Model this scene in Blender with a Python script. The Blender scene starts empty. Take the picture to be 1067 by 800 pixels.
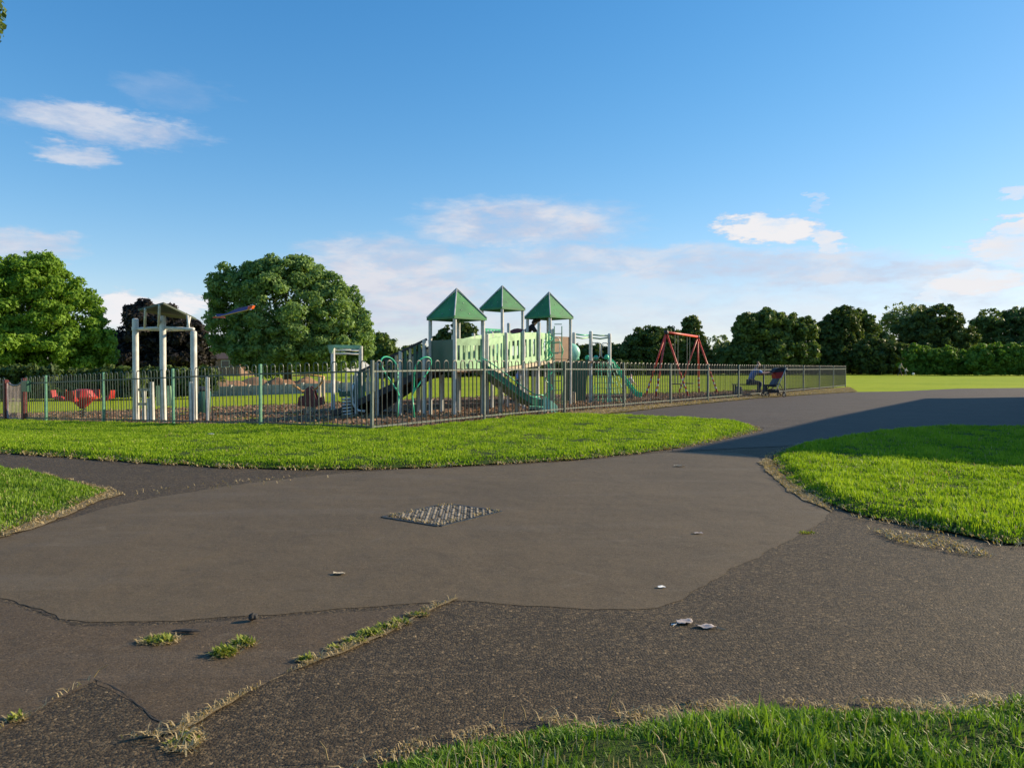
import bpy, bmesh, math, random
import numpy as np
from mathutils import Vector, Matrix
from mathutils.geometry import delaunay_2d_cdt
from mathutils import noise as mnoise

R = math.radians
C = bpy.context.scene.collection
F = 790.0; HX = 533.5; HY = 387.0; CH = 1.0
random.seed(7); rng = np.random.default_rng(11)

# ------------------------------------------------------------------ camera, light, exposure
SC = bpy.context.scene
cam_d = bpy.data.cameras.new('camera'); cam = bpy.data.objects.new('camera', cam_d); C.objects.link(cam)
cam.location = (0, 0, CH); cam.rotation_euler = (R(90 - 0.95), 0, 0)
cam_d.sensor_fit = 'HORIZONTAL'; cam_d.sensor_width = 36; cam_d.lens = 36 * F / 1067
cam_d.clip_start = 0.05; cam_d.clip_end = 3000
SC.camera = cam
SUN_EL, SUN_AZ = R(22), R(72)
sd = Vector((math.sin(SUN_AZ) * math.cos(SUN_EL), math.cos(SUN_AZ) * math.cos(SUN_EL), math.sin(SUN_EL)))
sun_d = bpy.data.lights.new('sun', 'SUN'); sun_d.energy = 5.0; sun_d.angle = R(0.55); sun_d.color = (1, 0.83, 0.57)
sun = bpy.data.objects.new('sun', sun_d); C.objects.link(sun)
sun.rotation_euler = (-sd).to_track_quat('-Z', 'Y').to_euler(); sun.location = (30, 20, 30)
SC.view_settings.view_transform = 'Standard'; SC.view_settings.look = 'None'
SC.view_settings.gamma = 1; SC.view_settings.use_curve_mapping = False
SC.view_settings.exposure = 0.66

def lin(r, g, b):
    f = lambda c: (c / 255) / 12.92 if c / 255 <= 0.04045 else ((c / 255 + 0.055) / 1.055) ** 2.4
    return (f(r), f(g), f(b), 1)

class NT:
    def __init__(s, tree): s.t = tree; s.n = tree.nodes; s.l = tree.links
    def node(s, typ, ins=None, **kw):
        n = s.n.new(typ)
        for k, v in kw.items(): setattr(n, k, v)
        for k, v in (ins or {}).items(): s.set(n.inputs[k], v)
        return n
    def set(s, sock, v):
        if isinstance(v, bpy.types.NodeSocket): s.l.new(v, sock)
        else: sock.default_value = v
    def math(s, op, a, b=None, c=None, clamp=False):
        n = s.n.new('ShaderNodeMath'); n.operation = op; n.use_clamp = clamp
        for i, v in enumerate((a, b, c)):
            if v is not None: s.set(n.inputs[i], v)
        return n.outputs[0]
    def mr(s, v, a, b, c=0.0, d=1.0, smooth=False):
        n = s.n.new('ShaderNodeMapRange')
        if smooth: n.interpolation_type = 'SMOOTHSTEP'
        for i, x in enumerate((v, a, b, c, d)): s.set(n.inputs[i], x)
        return n.outputs[0]
    def mix(s, f, a, b, mode='MIX'):
        n = s.n.new('ShaderNodeMix'); n.data_type = 'RGBA'; n.blend_type = mode
        s.set(n.inputs[0], f); s.set(n.inputs[6], a); s.set(n.inputs[7], b)
        return n.outputs[2]
    def noise(s, vec, scale, detail=3, rough=0.5, dist=0.0):
        n = s.n.new('ShaderNodeTexNoise'); s.set(n.inputs['Vector'], vec)
        n.inputs['Scale'].default_value = scale; n.inputs['Detail'].default_value = detail
        n.inputs['Roughness'].default_value = rough; n.inputs['Distortion'].default_value = dist
        return n.outputs[0]

# ---- sky: Nishita with real-direction clouds
world = bpy.data.worlds.new('World'); SC.world = world; world.use_nodes = True
w = NT(world.node_tree); w.n.clear()
sky = w.node('ShaderNodeTexSky', sky_type='NISHITA', sun_disc=False, sun_elevation=SUN_EL, sun_rotation=SUN_AZ,
             altitude=50, air_density=1.0, dust_density=0.2, ozone_density=3.0)
hsv = w.node('ShaderNodeHueSaturation', {'Saturation': 1.30, 'Value': 1.0, 'Color': sky.outputs[0]})
cden = w.node('ShaderNodeVectorMath', {0: hsv.outputs[0], 1: (0.10, 0.10, 0.10), 2: (1, 1, 1)}, operation='MULTIPLY_ADD')
cmul = w.node('ShaderNodeVectorMath', {0: hsv.outputs[0], 1: (1.42, 1.36, 1.46)}, operation='MULTIPLY')
sky_soft = w.node('ShaderNodeVectorMath', {0: cmul.outputs[0], 1: cden.outputs[0]}, operation='DIVIDE')
geo = w.node('ShaderNodeTexCoord')
sep = w.node('ShaderNodeSeparateXYZ', {0: geo.outputs['Generated']})
az = w.math('ARCTAN2', sep.outputs[0], sep.outputs[1])
el = w.math('ARCSINE', sep.outputs[2])
vec = w.node('ShaderNodeCombineXYZ', {0: az, 1: el}).outputs[0]
stretch = w.node('ShaderNodeVectorMath', {0: vec, 1: (1.0, 3.2, 1)}, operation='MULTIPLY').outputs[0]
wn = w.node('ShaderNodeTexNoise', {'Vector': stretch}); wn.inputs['Scale'].default_value = 7; wn.inputs['Detail'].default_value = 6; wn.inputs['Roughness'].default_value = 0.62
wv = w.node('ShaderNodeVectorMath', {0: wn.outputs[1], 1: (0.5, 0.5, 0.5)}, operation='SUBTRACT').outputs[0]
wv = w.node('ShaderNodeVectorMath', {0: wv, 1: (0.13, 0.036, 0)}, operation='MULTIPLY').outputs[0]
wn2 = w.node('ShaderNodeTexNoise', {'Vector': stretch}); wn2.inputs['Scale'].default_value = 28; wn2.inputs['Detail'].default_value = 6; wn2.inputs['Roughness'].default_value = 0.65
wv2 = w.node('ShaderNodeVectorMath', {0: wn2.outputs[1], 1: (0.5, 0.5, 0.5)}, operation='SUBTRACT').outputs[0]
wv2 = w.node('ShaderNodeVectorMath', {0: wv2, 1: (0.055, 0.030, 0)}, operation='MULTIPLY').outputs[0]
wv = w.node('ShaderNodeVectorMath', {0: wv, 1: wv2}, operation='ADD').outputs[0]
wvec = w.node('ShaderNodeVectorMath', {0: vec, 1: wv}, operation='ADD').outputs[0]
n_fine = w.noise(stretch, 24, 8, 0.68)
n_big = w.noise(stretch, 9, 5, 0.6, 0.4)
# px, py, half width, half height, strength, puffiness(0 wisp..1 cumulus)
clouds = [(112, 134, 112, 15, .62, 0), (80, 163, 48, 12, .6, 0), (25, 254, 62, 17, .65, 0), (185, 98, 50, 18, .13, 0),
          (128, 322, 34, 19, .95, 1), (186, 318, 40, 14, .95, 1), (165, 345, 70, 26, .55, 0),
          (545, 234, 108, 24, .72, 0), (500, 244, 50, 16, .5, 0),
          (796, 236, 40, 13, .95, 1), (852, 245, 24, 8, .7, 1), (858, 212, 10, 8, .3, 1), (860, 256, 22, 6, .6, 1),
          (400, 268, 78, 22, .6, 0), (405, 305, 105, 48, .80, 0), (345, 285, 60, 22, .35, 0), (470, 330, 110, 34, .55, 0),
          (640, 272, 170, 15, .62, 0), (780, 277, 150, 15, .68, 0), (890, 287, 150, 15, .68, 0), (700, 295, 260, 22, .4, 0),
          (620, 330, 260, 28, .45, 0), (850, 322, 260, 24, .42, 0), (1000, 300, 70, 20, .55, 0), (1020, 294, 45, 12, .9, 1),
          (1062, 260, 50, 13, .75, 1), (1055, 236, 26, 10, .8, 1), (1058, 198, 16, 8, .5, 1), (975, 308, 14, 8, .6, 1),
          (1250, 260, 160, 40, .6, 0), (-180, 300, 130, 40, .6, 0), (1400, 330, 300, 40, .5, 0)]
acc = None; puff = None
for (px, py, hw, hh, st, pf) in clouds:
    a0 = math.atan((px - HX) / F); e0 = math.atan((HY - py) / math.hypot(F, px - HX))
    aw = 1.25 * hw / F / (1 + ((px - HX) / F) ** 2); eh = 1.3 * hh / F * math.cos(a0)
    d = w.node('ShaderNodeVectorMath', {0: wvec, 1: (-a0, -e0, 0)}, operation='ADD').outputs[0]
    d = w.node('ShaderNodeVectorMath', {0: d, 1: (1 / aw, 1 / eh, 0)}, operation='MULTIPLY').outputs[0]
    ln = w.node('ShaderNodeVectorMath', {0: d}, operation='LENGTH').outputs['Value']
    m = w.mr(ln, 1.05, 0.45 if not pf else 0.65, 0, st, True)
    acc = m if acc is None else w.math('MAXIMUM', acc, m)
    if pf: puff = m if puff is None else w.math('MAXIMUM', puff, m)
# low veil close to the horizon
veil = w.mr(el, 0.13, 0.0, 0, 0.30, True)
acc = w.math('MAXIMUM', acc, w.math('MULTIPLY', veil, w.mr(n_big, 0.35, 0.6, 0.5, 1.0)))
tex = w.mr(w.math('ADD', w.math('MULTIPLY', n_fine, 0.5), w.math('MULTIPLY', n_big, 0.5)), 0.36, 0.56, 0.5, 1.3)
mask = w.math('MULTIPLY', acc, tex, clamp=True)
shade = w.mr(n_big, 0.38, 0.62, 0, 1, True)
ccol = w.mix(shade, (3.15, 3.4, 4.15, 1), (4.0, 4.1, 4.5, 1))
ccol = w.mix(puff, ccol, (4.9, 4.85, 4.95, 1))
skyc = w.mix(mask, sky_soft.outputs[0], ccol)
bg = w.node('ShaderNodeBackground', {'Color': skyc, 'Strength': 0.115})
out = w.node('ShaderNodeOutputWorld', {'Surface': bg.outputs[0]})

# ------------------------------------------------------------------ terrain
def sm(a, b, x):
    t = np.clip((x - a) / (b - a), 0, 1); return t * t * (3 - 2 * t)
def H(x, y):
    x = np.asarray(x, float); y = np.asarray(y, float)
    left = np.clip(-x - 3.2, 0, 30); left = left * 0.033 * sm(9, 14, y)
    left = np.minimum(left, 0.45)
    rise = np.clip(y - 26, 0, 150) * 0.0050
    rgt = 0.05 * sm(12, 16, y) * sm(-3, 0, x)
    return rise + rgt - left * (1 - sm(40, 80, y) * 0.6)
def h(x, y): return float(H(x, y))
def g(px, py):
    """pixel of the photograph -> point on the ground"""
    k = (px - HX) / F; z = 0.0; y = 1
    for _ in range(12):
        y = F * (CH - z) / (py - HY); z = h(k * y, y)
    return Vector((k * y, y, 0))
def at(px, py, Y): return Vector(((px - HX) / F * Y, Y, CH + (HY - py) * Y / F))
def gx(px, Y):
    x = (px - HX) / F * Y; return Vector((x, Y, h(x, Y)))

# ------------------------------------------------------------------ materials
def mat(name):
    m = bpy.data.materials.new(name); m.use_nodes = True
    t = NT(m.node_tree); p = t.n.get('Principled BSDF'); return m, t, p
def simple(name, col, rough=0.5, metal=0.0, var=0.12, scale=6, bump=0.0, spec=None, wear=None):
    m, t, p = mat(name)
    tc = t.node('ShaderNodeTexCoord').outputs['Object']
    n = t.noise(tc, scale, 5, 0.6)
    dark = tuple(c * (1 - var * 1.6) for c in col[:3]) + (1,); lite = tuple(min(1, c * (1 + var)) for c in col[:3]) + (1,)
    c = t.mix(t.mr(n, 0.35, 0.65), dark, lite)
    if wear:
        wn_ = t.noise(tc, scale * 4, 6, 0.7)
        c = t.mix(t.mr(wn_, 0.58, 0.66, 0, 0.8), c, wear)
    t.set(p.inputs['Base Color'], c); p.inputs['Roughness'].default_value = rough; p.inputs['Metallic'].default_value = metal
    t.set(p.inputs['Roughness'], t.mr(n, 0.3, 0.7, rough * 0.85, min(1, rough * 1.15)))
    if spec is not None: p.inputs['Specular IOR Level'].default_value = spec
    if bump:
        b = t.node('ShaderNodeBump', {'Height': t.noise(tc, scale * 5, 4), 'Strength': bump, 'Distance': 0.01})
        t.set(p.inputs['Normal'], b.outputs[0])
    return m

def asphalt(name, base, stone, scale, chip, bumpd, dirt, wet=0.0):
    m, t, p = mat(name)
    pos = t.node('ShaderNodeNewGeometry').outputs['Position']
    v = t.node('ShaderNodeTexVoronoi', {'Vector': pos}); v.inputs['Scale'].default_value = scale
    v2 = t.node('ShaderNodeTexVoronoi', {'Vector': pos}); v2.inputs['Scale'].default_value = scale * 0.53
    sp = t.node('ShaderNodeSeparateColor', {0: v.outputs['Color']})
    sp2 = t.node('ShaderNodeSeparateColor', {0: v2.outputs['Color']})
    big = t.noise(pos, 0.9, 5, 0.6, 0.3); mid = t.noise(pos, 6, 4, 0.6); fine = t.noise(pos, 230, 2)
    stretch_ = t.node('ShaderNodeMapping', {'Vector': pos}); stretch_.inputs['Rotation'].default_value = (0, 0, 0.35); stretch_.inputs['Scale'].default_value = (0.5, 2.4, 1)
    streak = t.noise(stretch_.outputs[0], 1.1, 6, 0.62, 0.6)
    c = t.mix(t.mr(big, 0.3, 0.7), tuple(x * 0.84 for x in base[:3]) + (1,), tuple(x * 1.22 for x in base[:3]) + (1,))
    c = t.mix(t.mr(sp.outputs[0], 0.35, 1.0, 0, chip), c, stone)
    c = t.mix(t.mr(sp.outputs[1], 0.985, 0.995, 0, chip), c, tuple(min(1, x * 1.9) for x in stone[:3]) + (1,))
    c = t.mix(t.mr(sp.outputs[2], 0.60, 1.0, 0, 0.8 * chip + .1), c, tuple(x * 0.30 for x in base[:3]) + (1,))
    c = t.mix(t.mr(sp2.outputs[0], 0.5, 1.0, 0, 0.5 * chip), c, tuple(x * 0.5 for x in base[:3]) + (1,))
    c = t.mix(t.mr(streak, 0.52, 0.70, 0, dirt), c, (0.17, 0.145, 0.115, 1))
    c = t.mix(t.mr(mid, 0.56, 0.72, 0, 0.32), c, tuple(x * 0.55 for x in base[:3]) + (1,))
    stain = t.noise(pos, 1.7, 6, 0.7, 1.2)
    c = t.mix(t.mr(stain, 0.55, 0.68, 0, 0.35), c, tuple(x * 0.6 for x in base[:3]) + (1,))
    c = t.mix(t.mr(t.noise(pos, 3.1, 5, 0.7, 2.0), 0.60, 0.72, 0, dirt * 1.3), c, (0.20, 0.165, 0.12, 1))
    grit = t.noise(pos, 38, 3, 0.7); c = t.mix(t.mr(grit, 0.66, 0.72, 0, 0.5 * dirt), c, (0.30, 0.24, 0.15, 1))
    t.set(p.inputs['Base Color'], c)
    t.set(p.inputs['Roughness'], t.mr(fine, 0.3, 0.7, 0.62, 0.9)); p.inputs['Specular IOR Level'].default_value = 0.35
    hgt = t.math('ADD', t.math('MULTIPLY', t.math('SUBTRACT', 1.0, v.outputs['Distance']), 0.45), t.math('MULTIPLY', sp.outputs[0], 0.8))
    hgt = t.math('ADD', hgt, t.math('MULTIPLY', fine, 0.5))
    b1 = t.node('ShaderNodeBump', {'Height': hgt, 'Strength': 1.0, 'Distance': bumpd})
    b2 = t.node('ShaderNodeBump', {'Height': t.noise(pos, 2.3, 4, 0.55), 'Strength': 0.6, 'Distance': 0.03, 'Normal': b1.outputs[0]})
    t.set(p.inputs['Normal'], b2.outputs[0])
    return m
M = {}
M['tar_coarse'] = asphalt('coarse_asphalt', (0.047, 0.031, 0.0135, 1), (0.175, 0.12, 0.060, 1), 110, 0.95, 0.0065, 0.06)
M['tar_smooth'] = asphalt('smooth_asphalt', (0.102, 0.072, 0.037, 1), (0.17, 0.125, 0.075, 1), 190, 0.5, 0.0014, 0.20)
M['tar_red'] = asphalt('worn_reddish_asphalt', (0.085, 0.056, 0.028, 1), (0.15, 0.105, 0.062, 1), 150, 0.6, 0.0022, 0.18)
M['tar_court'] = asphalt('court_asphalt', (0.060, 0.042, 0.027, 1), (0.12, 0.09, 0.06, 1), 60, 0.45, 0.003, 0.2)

def ground_mat(name, cols, scale, bumpd=0.03):
    m, t, p = mat(name)
    pos = t.node('ShaderNodeNewGeometry').outputs['Position']
    a = t.noise(pos, scale, 6, 0.65); b = t.noise(pos, scale * 9, 5, 0.7); c_ = t.noise(pos, scale * 0.12, 4, 0.6)
    c = t.mix(t.mr(a, 0.35, 0.65), cols[0], cols[1]); c = t.mix(t.mr(b, 0.4, 0.7), c, cols[2])
    c = t.mix(t.mr(c_, 0.40, 0.66, 0, 0.6), c, cols[3])
    t.set(p.inputs['Base Color'], c); p.inputs['Roughness'].default_value = 0.9; p.inputs['Specular IOR Level'].default_value = 0.1
    bb = t.node('ShaderNodeBump', {'Height': b, 'Strength': 0.8, 'Distance': bumpd}); t.set(p.inputs['Normal'], bb.outputs[0])
    return m
M['field'] = ground_mat('field_grass', ((0.26, 0.34, 0.008, 1), (0.34, 0.42, 0.012, 1), (0.17, 0.25, 0.006, 1), (0.40, 0.43, 0.02, 1)), 0.9, 0.05)
M['turf'] = ground_mat('turf_soil', ((0.035, 0.06, 0.012, 1), (0.05, 0.09, 0.015, 1), (0.03, 0.035, 0.015, 1), (0.06, 0.08, 0.02, 1)), 3)
M['bark'] = ground_mat('bark_chippings', ((0.22, 0.12, 0.065, 1), (0.32, 0.20, 0.12, 1), (0.10, 0.055, 0.03, 1), (0.36, 0.25, 0.15, 1)), 2.2, 0.06)
M['straw_soil'] = ground_mat('dead_grass_soil', ((0.30, 0.225, 0.125, 1), (0.24, 0.18, 0.10, 1), (0.15, 0.11, 0.065, 1), (0.36, 0.28, 0.16, 1)), 9, 0.02)
M['mound'] = ground_mat('bare_earth', ((0.26, 0.14, 0.075, 1), (0.34, 0.20, 0.11, 1), (0.25, 0.14, 0.08, 1), (0.38, 0.26, 0.17, 1)), 1.5, 0.05)

def leaf_mat(name, ca, cb, trans=0.45, attr='tint', gloss=0.12):
    m, t, p = mat(name)
    t.n.remove(p)
    at_ = t.node('ShaderNodeAttribute', attribute_name=attr)
    c = t.mix(at_.outputs['Fac'], ca, cb)
    d = t.node('ShaderNodeBsdfPrincipled', {'Base Color': c, 'Roughness': 0.5}); d.inputs['Specular IOR Level'].default_value = gloss
    tl = t.node('ShaderNodeBsdfTranslucent', {'Color': t.mix(1.0, c, (1.12, 1.12, 0.45, 1), 'MULTIPLY')})
    mx = t.node('ShaderNodeMixShader', {0: trans, 1: d.outputs[0], 2: tl.outputs[0]})
    t.l.new(mx.outputs[0], t.n['Material Output'].inputs[0])
    return m
M['blade'] = leaf_mat('grass_blade', (0.070, 0.165, 0.010, 1), (0.27, 0.40, 0.04, 1), 0.42, gloss=0.3)
M['blade_near'] = leaf_mat('grass_blade_deep', (0.040, 0.125, 0.008, 1), (0.20, 0.33, 0.035, 1), 0.40, gloss=0.35)
M['blade_far'] = leaf_mat('grass_blade_yellowed', (0.115, 0.25, 0.010, 1), (0.37, 0.50, 0.04, 1), 0.42)
M['weed'] = leaf_mat('yellowing_weed', (0.13, 0.20, 0.025, 1), (0.40, 0.40, 0.10, 1), 0.35)
M['chips'] = leaf_mat('bark_chip', (0.12, 0.06, 0.03, 1), (0.42, 0.27, 0.16, 1), 0.05, gloss=0.1)
M['straw'] = leaf_mat('dry_straw', (0.34, 0.25, 0.12, 1), (0.52, 0.42, 0.25, 1), 0.25, gloss=0.1)
M['leaf_lime'] = leaf_mat('bright_leaves', (0.10, 0.20, 0.02, 1), (0.25, 0.40, 0.06, 1), 0.38)
M['leaf_mid'] = leaf_mat('mid_green_leaves', (0.10, 0.19, 0.05, 1), (0.28, 0.40, 0.15, 1), 0.38)
M['leaf_dark'] = leaf_mat('dark_leaves', (0.040, 0.072, 0.024, 1), (0.14, 0.19, 0.055, 1), 0.28)
M['leaf_oak'] = leaf_mat('olive_leaves', (0.055, 0.095, 0.028, 1), (0.17, 0.24, 0.075, 1), 0.32)
M['leaf_hedge'] = leaf_mat('hedge_leaves', (0.06, 0.14, 0.02, 1), (0.20, 0.33, 0.055, 1), 0.34)
M['leaf_purple'] = leaf_mat('copper_beech_leaves', (0.014, 0.015, 0.014, 1), (0.050, 0.040, 0.036, 1), 0.15)
M['leaf_pale'] = leaf_mat('pale_leaves', (0.13, 0.19, 0.08, 1), (0.26, 0.31, 0.13, 1), 0.35)
M['trunk'] = simple('tree_bark', (0.10, 0.075, 0.05), 0.9, var=0.3, bump=0.5)
M['bar'] = simple('dull_steel_bar', (0.040, 0.048, 0.043), 0.5, 0.2, var=0.3, scale=9)
M['galv'] = simple('galvanised_steel', (0.135, 0.16, 0.14), 0.5, 0.3, var=0.2, scale=9)
M['fgreen'] = simple('weathered_green_paint', (0.11, 0.29, 0.18), 0.45, 0.0, var=0.2, scale=9, wear=(0.35, 0.45, 0.38, 1))
M['fgrey'] = simple('grey_green_rail_paint', (0.05, 0.075, 0.058), 0.45, 0.1, var=0.25, scale=9, wear=(0.16, 0.19, 0.17, 1))
M['white_post'] = simple('offwhite_post_paint', (0.66, 0.65, 0.60), 0.45, var=0.15, scale=5, wear=(0.5, 0.49, 0.44, 1))
M['grey_post'] = simple('aluminium_post', (0.50, 0.50, 0.47), 0.4, 0.25, var=0.12, scale=5)
M['roof_green'] = simple('green_roof_panel', (0.040, 0.205, 0.065), 0.65, var=0.2, scale=3)
M['pgreen'] = simple('pale_green_panel', (0.36, 0.57, 0.31), 0.5, var=0.22, scale=3)
M['teal'] = simple('teal_plastic', (0.05, 0.50, 0.27), 0.35, var=0.1, scale=3)
M['teal_pale'] = simple('sun_bleached_teal_plastic', (0.30, 0.66, 0.52), 0.4, var=0.12, scale=3)
M['dgreen'] = simple('dark_green_panel', (0.028, 0.105, 0.065), 0.4, var=0.12, scale=3)
M['canopy'] = simple('dull_green_canopy', (0.02, 0.055, 0.03), 0.6, var=0.2, scale=3)
M['slidebed'] = simple('deep_green_slide', (0.035, 0.22, 0.12), 0.4, var=0.15, scale=3)
M['brownp'] = simple('brown_board', (0.24, 0.14, 0.08), 0.6, var=0.2, scale=5)
M['timber'] = simple('pale_timber', (0.50, 0.42, 0.30), 0.75, var=0.2, scale=8, bump=0.2)
M['red'] = simple('faded_red_paint', (0.38, 0.020, 0.012), 0.42, var=0.15, scale=5)
M['dred'] = simple('dark_red_paint', (0.13, 0.022, 0.02), 0.45, var=0.2, scale=6, wear=(0.28, 0.13, 0.10, 1))
M['swingred'] = simple('salmon_red_paint', (0.62, 0.06, 0.03), 0.45, var=0.15, scale=5)
M['orange'] = simple('orange_paint', (0.60, 0.09, 0.025), 0.45, var=0.1)
M['ochre'] = simple('ochre_paint', (0.60, 0.32, 0.09), 0.5, var=0.1)
M['dark'] = simple('dark_rubber_and_shade', (0.022, 0.022, 0.025), 0.6, var=0.15)  # rubber parts; also stands in for shade on the ramp
M['iron'] = simple('cast_iron', (0.045, 0.045, 0.045), 0.55, 0.4, var=0.3, scale=20, bump=0.3)
M['gatebar'] = simple('dull_pinkish_grey_bar', (0.26, 0.22, 0.21), 0.6, 0.1, var=0.2)
M['stud'] = simple('worn_stud', (0.24, 0.21, 0.17), 0.8, var=0.5, scale=25)
M['concrete'] = simple('pale_concrete', (0.42, 0.38, 0.32), 0.85, var=0.2, scale=7, bump=0.3)
M['brick'] = simple('dark_brick', (0.22, 0.13, 0.09), 0.85, var=0.25, scale=7)
M['rooftile'] = simple('brown_roof_tiles', (0.10, 0.065, 0.05), 0.8, var=0.25, scale=4, bump=0.3)
M['glass'] = simple('window_glass', (0.03, 0.035, 0.04), 0.1, var=0.05)
M['render'] = simple('cream_render', (0.55, 0.50, 0.42), 0.85, var=0.1)
M['skin'] = simple('skin', (0.55, 0.33, 0.24), 0.5, var=0.08)
M['blue'] = simple('blue_cotton', (0.12, 0.27, 0.62), 0.85, var=0.15)
M['black_cloth'] = simple('black_cloth', (0.02, 0.022, 0.028), 0.85, var=0.2)
M['navy'] = simple('navy_cloth', (0.03, 0.045, 0.07), 0.85, var=0.2)
M['khaki'] = simple('khaki_cloth', (0.38, 0.36, 0.18), 0.85, var=0.15)
M['white_cloth'] = simple('white_cloth', (0.75, 0.75, 0.74), 0.85, var=0.08)
M['pink'] = simple('purple_pink_plastic', (0.16, 0.04, 0.06), 0.5, var=0.1)
M['hair'] = simple('dark_hair', (0.025, 0.018, 0.014), 0.6, var=0.2)
M['hair_fair'] = simple('brown_hair', (0.16, 0.10, 0.06), 0.6, var=0.2)
M['paper'] = simple('white_paper', (0.72, 0.72, 0.70), 0.8, var=0.1)
M['leafdry'] = simple('dry_leaf', (0.40, 0.34, 0.31), 0.7, var=0.15, scale=40)
M['bluegrey'] = simple('grey_blue_cloth', (0.10, 0.11, 0.13), 0.8, var=0.15)
M['clod'] = simple('black_lump', (0.03, 0.026, 0.022), 0.8, var=0.3, scale=30)
M['purple'] = simple('dark_purple_film', (0.10, 0.08, 0.20), 0.5, var=0.1)

# ------------------------------------------------------------------ mesh helpers
class MB:
    def __init__(s): s.v = []; s.f = []
    def add(s, vs, fs):
        o = len(s.v); s.v += [tuple(v) for v in vs]; s.f += [tuple(i + o for i in f) for f in fs]; return s
    def box(s, c, size, rz=0, ch=0.0):
        x, y, z = (d / 2 for d in size); cs, sn = math.cos(rz), math.sin(rz); vs = []
        if ch <= 0:
            for dz in (-z, z):
                for dx, dy in ((-x, -y), (x, -y), (x, y), (-x, y)): vs.append((c[0] + dx * cs - dy * sn, c[1] + dx * sn + dy * cs, c[2] + dz))
            return s.add(vs, [(3, 2, 1, 0), (4, 5, 6, 7), (0, 1, 5, 4), (1, 2, 6, 5), (2, 3, 7, 6), (3, 0, 4, 7)])
        ring = [(-x + ch, -y), (x - ch, -y), (x, -y + ch), (x, y - ch), (x - ch, y), (-x + ch, y), (-x, y - ch), (-x, -y + ch)]
        for dz, k in ((-z, 1), (z - ch, 1), (z, (x - ch) / x)):
            for dx, dy in ring: vs.append((c[0] + dx * k * cs - dy * k * sn, c[1] + dx * k * sn + dy * k * cs, c[2] + dz))
        fs = [tuple(range(7, -1, -1)), tuple(range(16, 24))]
        for r in (0, 8):
            for i in range(8): fs.append((r + i, r + (i + 1) % 8, r + 8 + (i + 1) % 8, r + 8 + i))
        return s.add(vs, fs)
    def beam(s, a, b, wd, ht, up=(0, 0, 1)):
        a = Vector(a); b = Vector(b); d = (b - a).normalized(); u = Vector(up)
        if abs(d.dot(u)) > 0.98: u = Vector((0, 1, 0))
        r = d.cross(u).normalized() * wd / 2; q = r.cross(d).normalized() * ht / 2
        vs = [p + e for p in (a, b) for e in (-r - q, r - q, r + q, -r + q)]
        return s.add(vs, [(0, 1, 2, 3), (7, 6, 5, 4), (0, 4, 5, 1), (1, 5, 6, 2), (2, 6, 7, 3), (3, 7, 4, 0)])
    def tube(s, pts, r, n=8, closed=False, cap=True):
        pts = [Vector(p) for p in pts]; N = len(pts)
        rr = r if isinstance(r, (list, tuple)) else [r] * N
        vs = []; prev = None
        for i, p in enumerate(pts):
            if closed: d = (pts[(i + 1) % N] - pts[i - 1]).normalized()
            else: d = (pts[min(i + 1, N - 1)] - pts[max(i - 1, 0)]).normalized()
            if prev is None:
                prev = Vector((0, 0, 1)) if abs(d.z) < 0.9 else Vector((1, 0, 0))
            x = (prev - d * prev.dot(d)).normalized(); prev = x; y = d.cross(x)
            for k in range(n):
                a = 2 * math.pi * k / n; vs.append(p + (x * math.cos(a) + y * math.sin(a)) * rr[i])
        fs = []
        for i in range(N if closed else N - 1):
            j = (i + 1) % N
            for k in range(n): fs.append((i * n + k, i * n + (k + 1) % n, j * n + (k + 1) % n, j * n + k))
        if cap and not closed: fs += [tuple(range(n - 1, -1, -1)), tuple((N - 1) * n + k for k in range(n))]
        return s.add(vs, fs)
    def lathe(s, c, prof, n=20, axis='z'):
        vs = []; fs = []
        for r, z in prof:
            for k in range(n):
                a = 2 * math.pi * k / n; x, y = r * math.cos(a), r * math.sin(a)
                if axis == 'z': vs.append((c[0] + x, c[1] + y, c[2] + z))
                elif axis == 'x': vs.append((c[0] + z, c[1] + x, c[2] + y))
                else: vs.append((c[0] + x, c[1] + z, c[2] + y))
        for i in range(len(prof) - 1):
            for k in range(n): fs.append((i * n + k, i * n + (k + 1) % n, (i + 1) * n + (k + 1) % n, (i + 1) * n + k))
        fs += [tuple(range(n - 1, -1, -1)), tuple((len(prof) - 1) * n + k for k in range(n))]
        return s.add(vs, fs)
    def prism(s, pts, off):
        """closed outline of 3-D points extruded along vector off"""
        n = len(pts); o = Vector(off); vs = [Vector(p) for p in pts] + [Vector(p) + o for p in pts]
        fs = [tuple(range(n - 1, -1, -1)), tuple(range(n, 2 * n))] + [(i, (i + 1) % n, n + (i + 1) % n, n + i) for i in range(n)]
        return s.add(vs, fs)
    def build(s, name, m, parent=None, smooth=False, keep=False):
        me = bpy.data.meshes.new(name)
        off = Vector((0, 0, 0))
        if parent is not None and not keep:
            q = parent
            while q is not None: off += q.location; q = q.parent
        me.from_pydata([tuple(Vector(v) - off) for v in s.v] if off.length else s.v, [], s.f)
        bm = bmesh.new(); bm.from_mesh(me); bmesh.ops.recalc_face_normals(bm, faces=bm.faces); bm.to_mesh(me); bm.free()
        me.materials.append(m)
        if smooth: me.polygons.foreach_set('use_smooth', [True] * len(me.polygons)); me.update()
        o = bpy.data.objects.new(name, me); C.objects.link(o)
        if parent is not None: o.parent = parent
        return o
def tag(o, label=None, cat=None, group=None, kind=None):
    if label: o['label'] = label
    if cat: o['category'] = cat
    if group: o['group'] = group
    if kind: o['kind'] = kind
    return o
def thing(name, loc, label, cat, group=None):
    o = bpy.data.objects.new(name, None); C.objects.link(o); o.location = loc; o.empty_display_size = 0.2
    return tag(o, label, cat, group)
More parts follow.
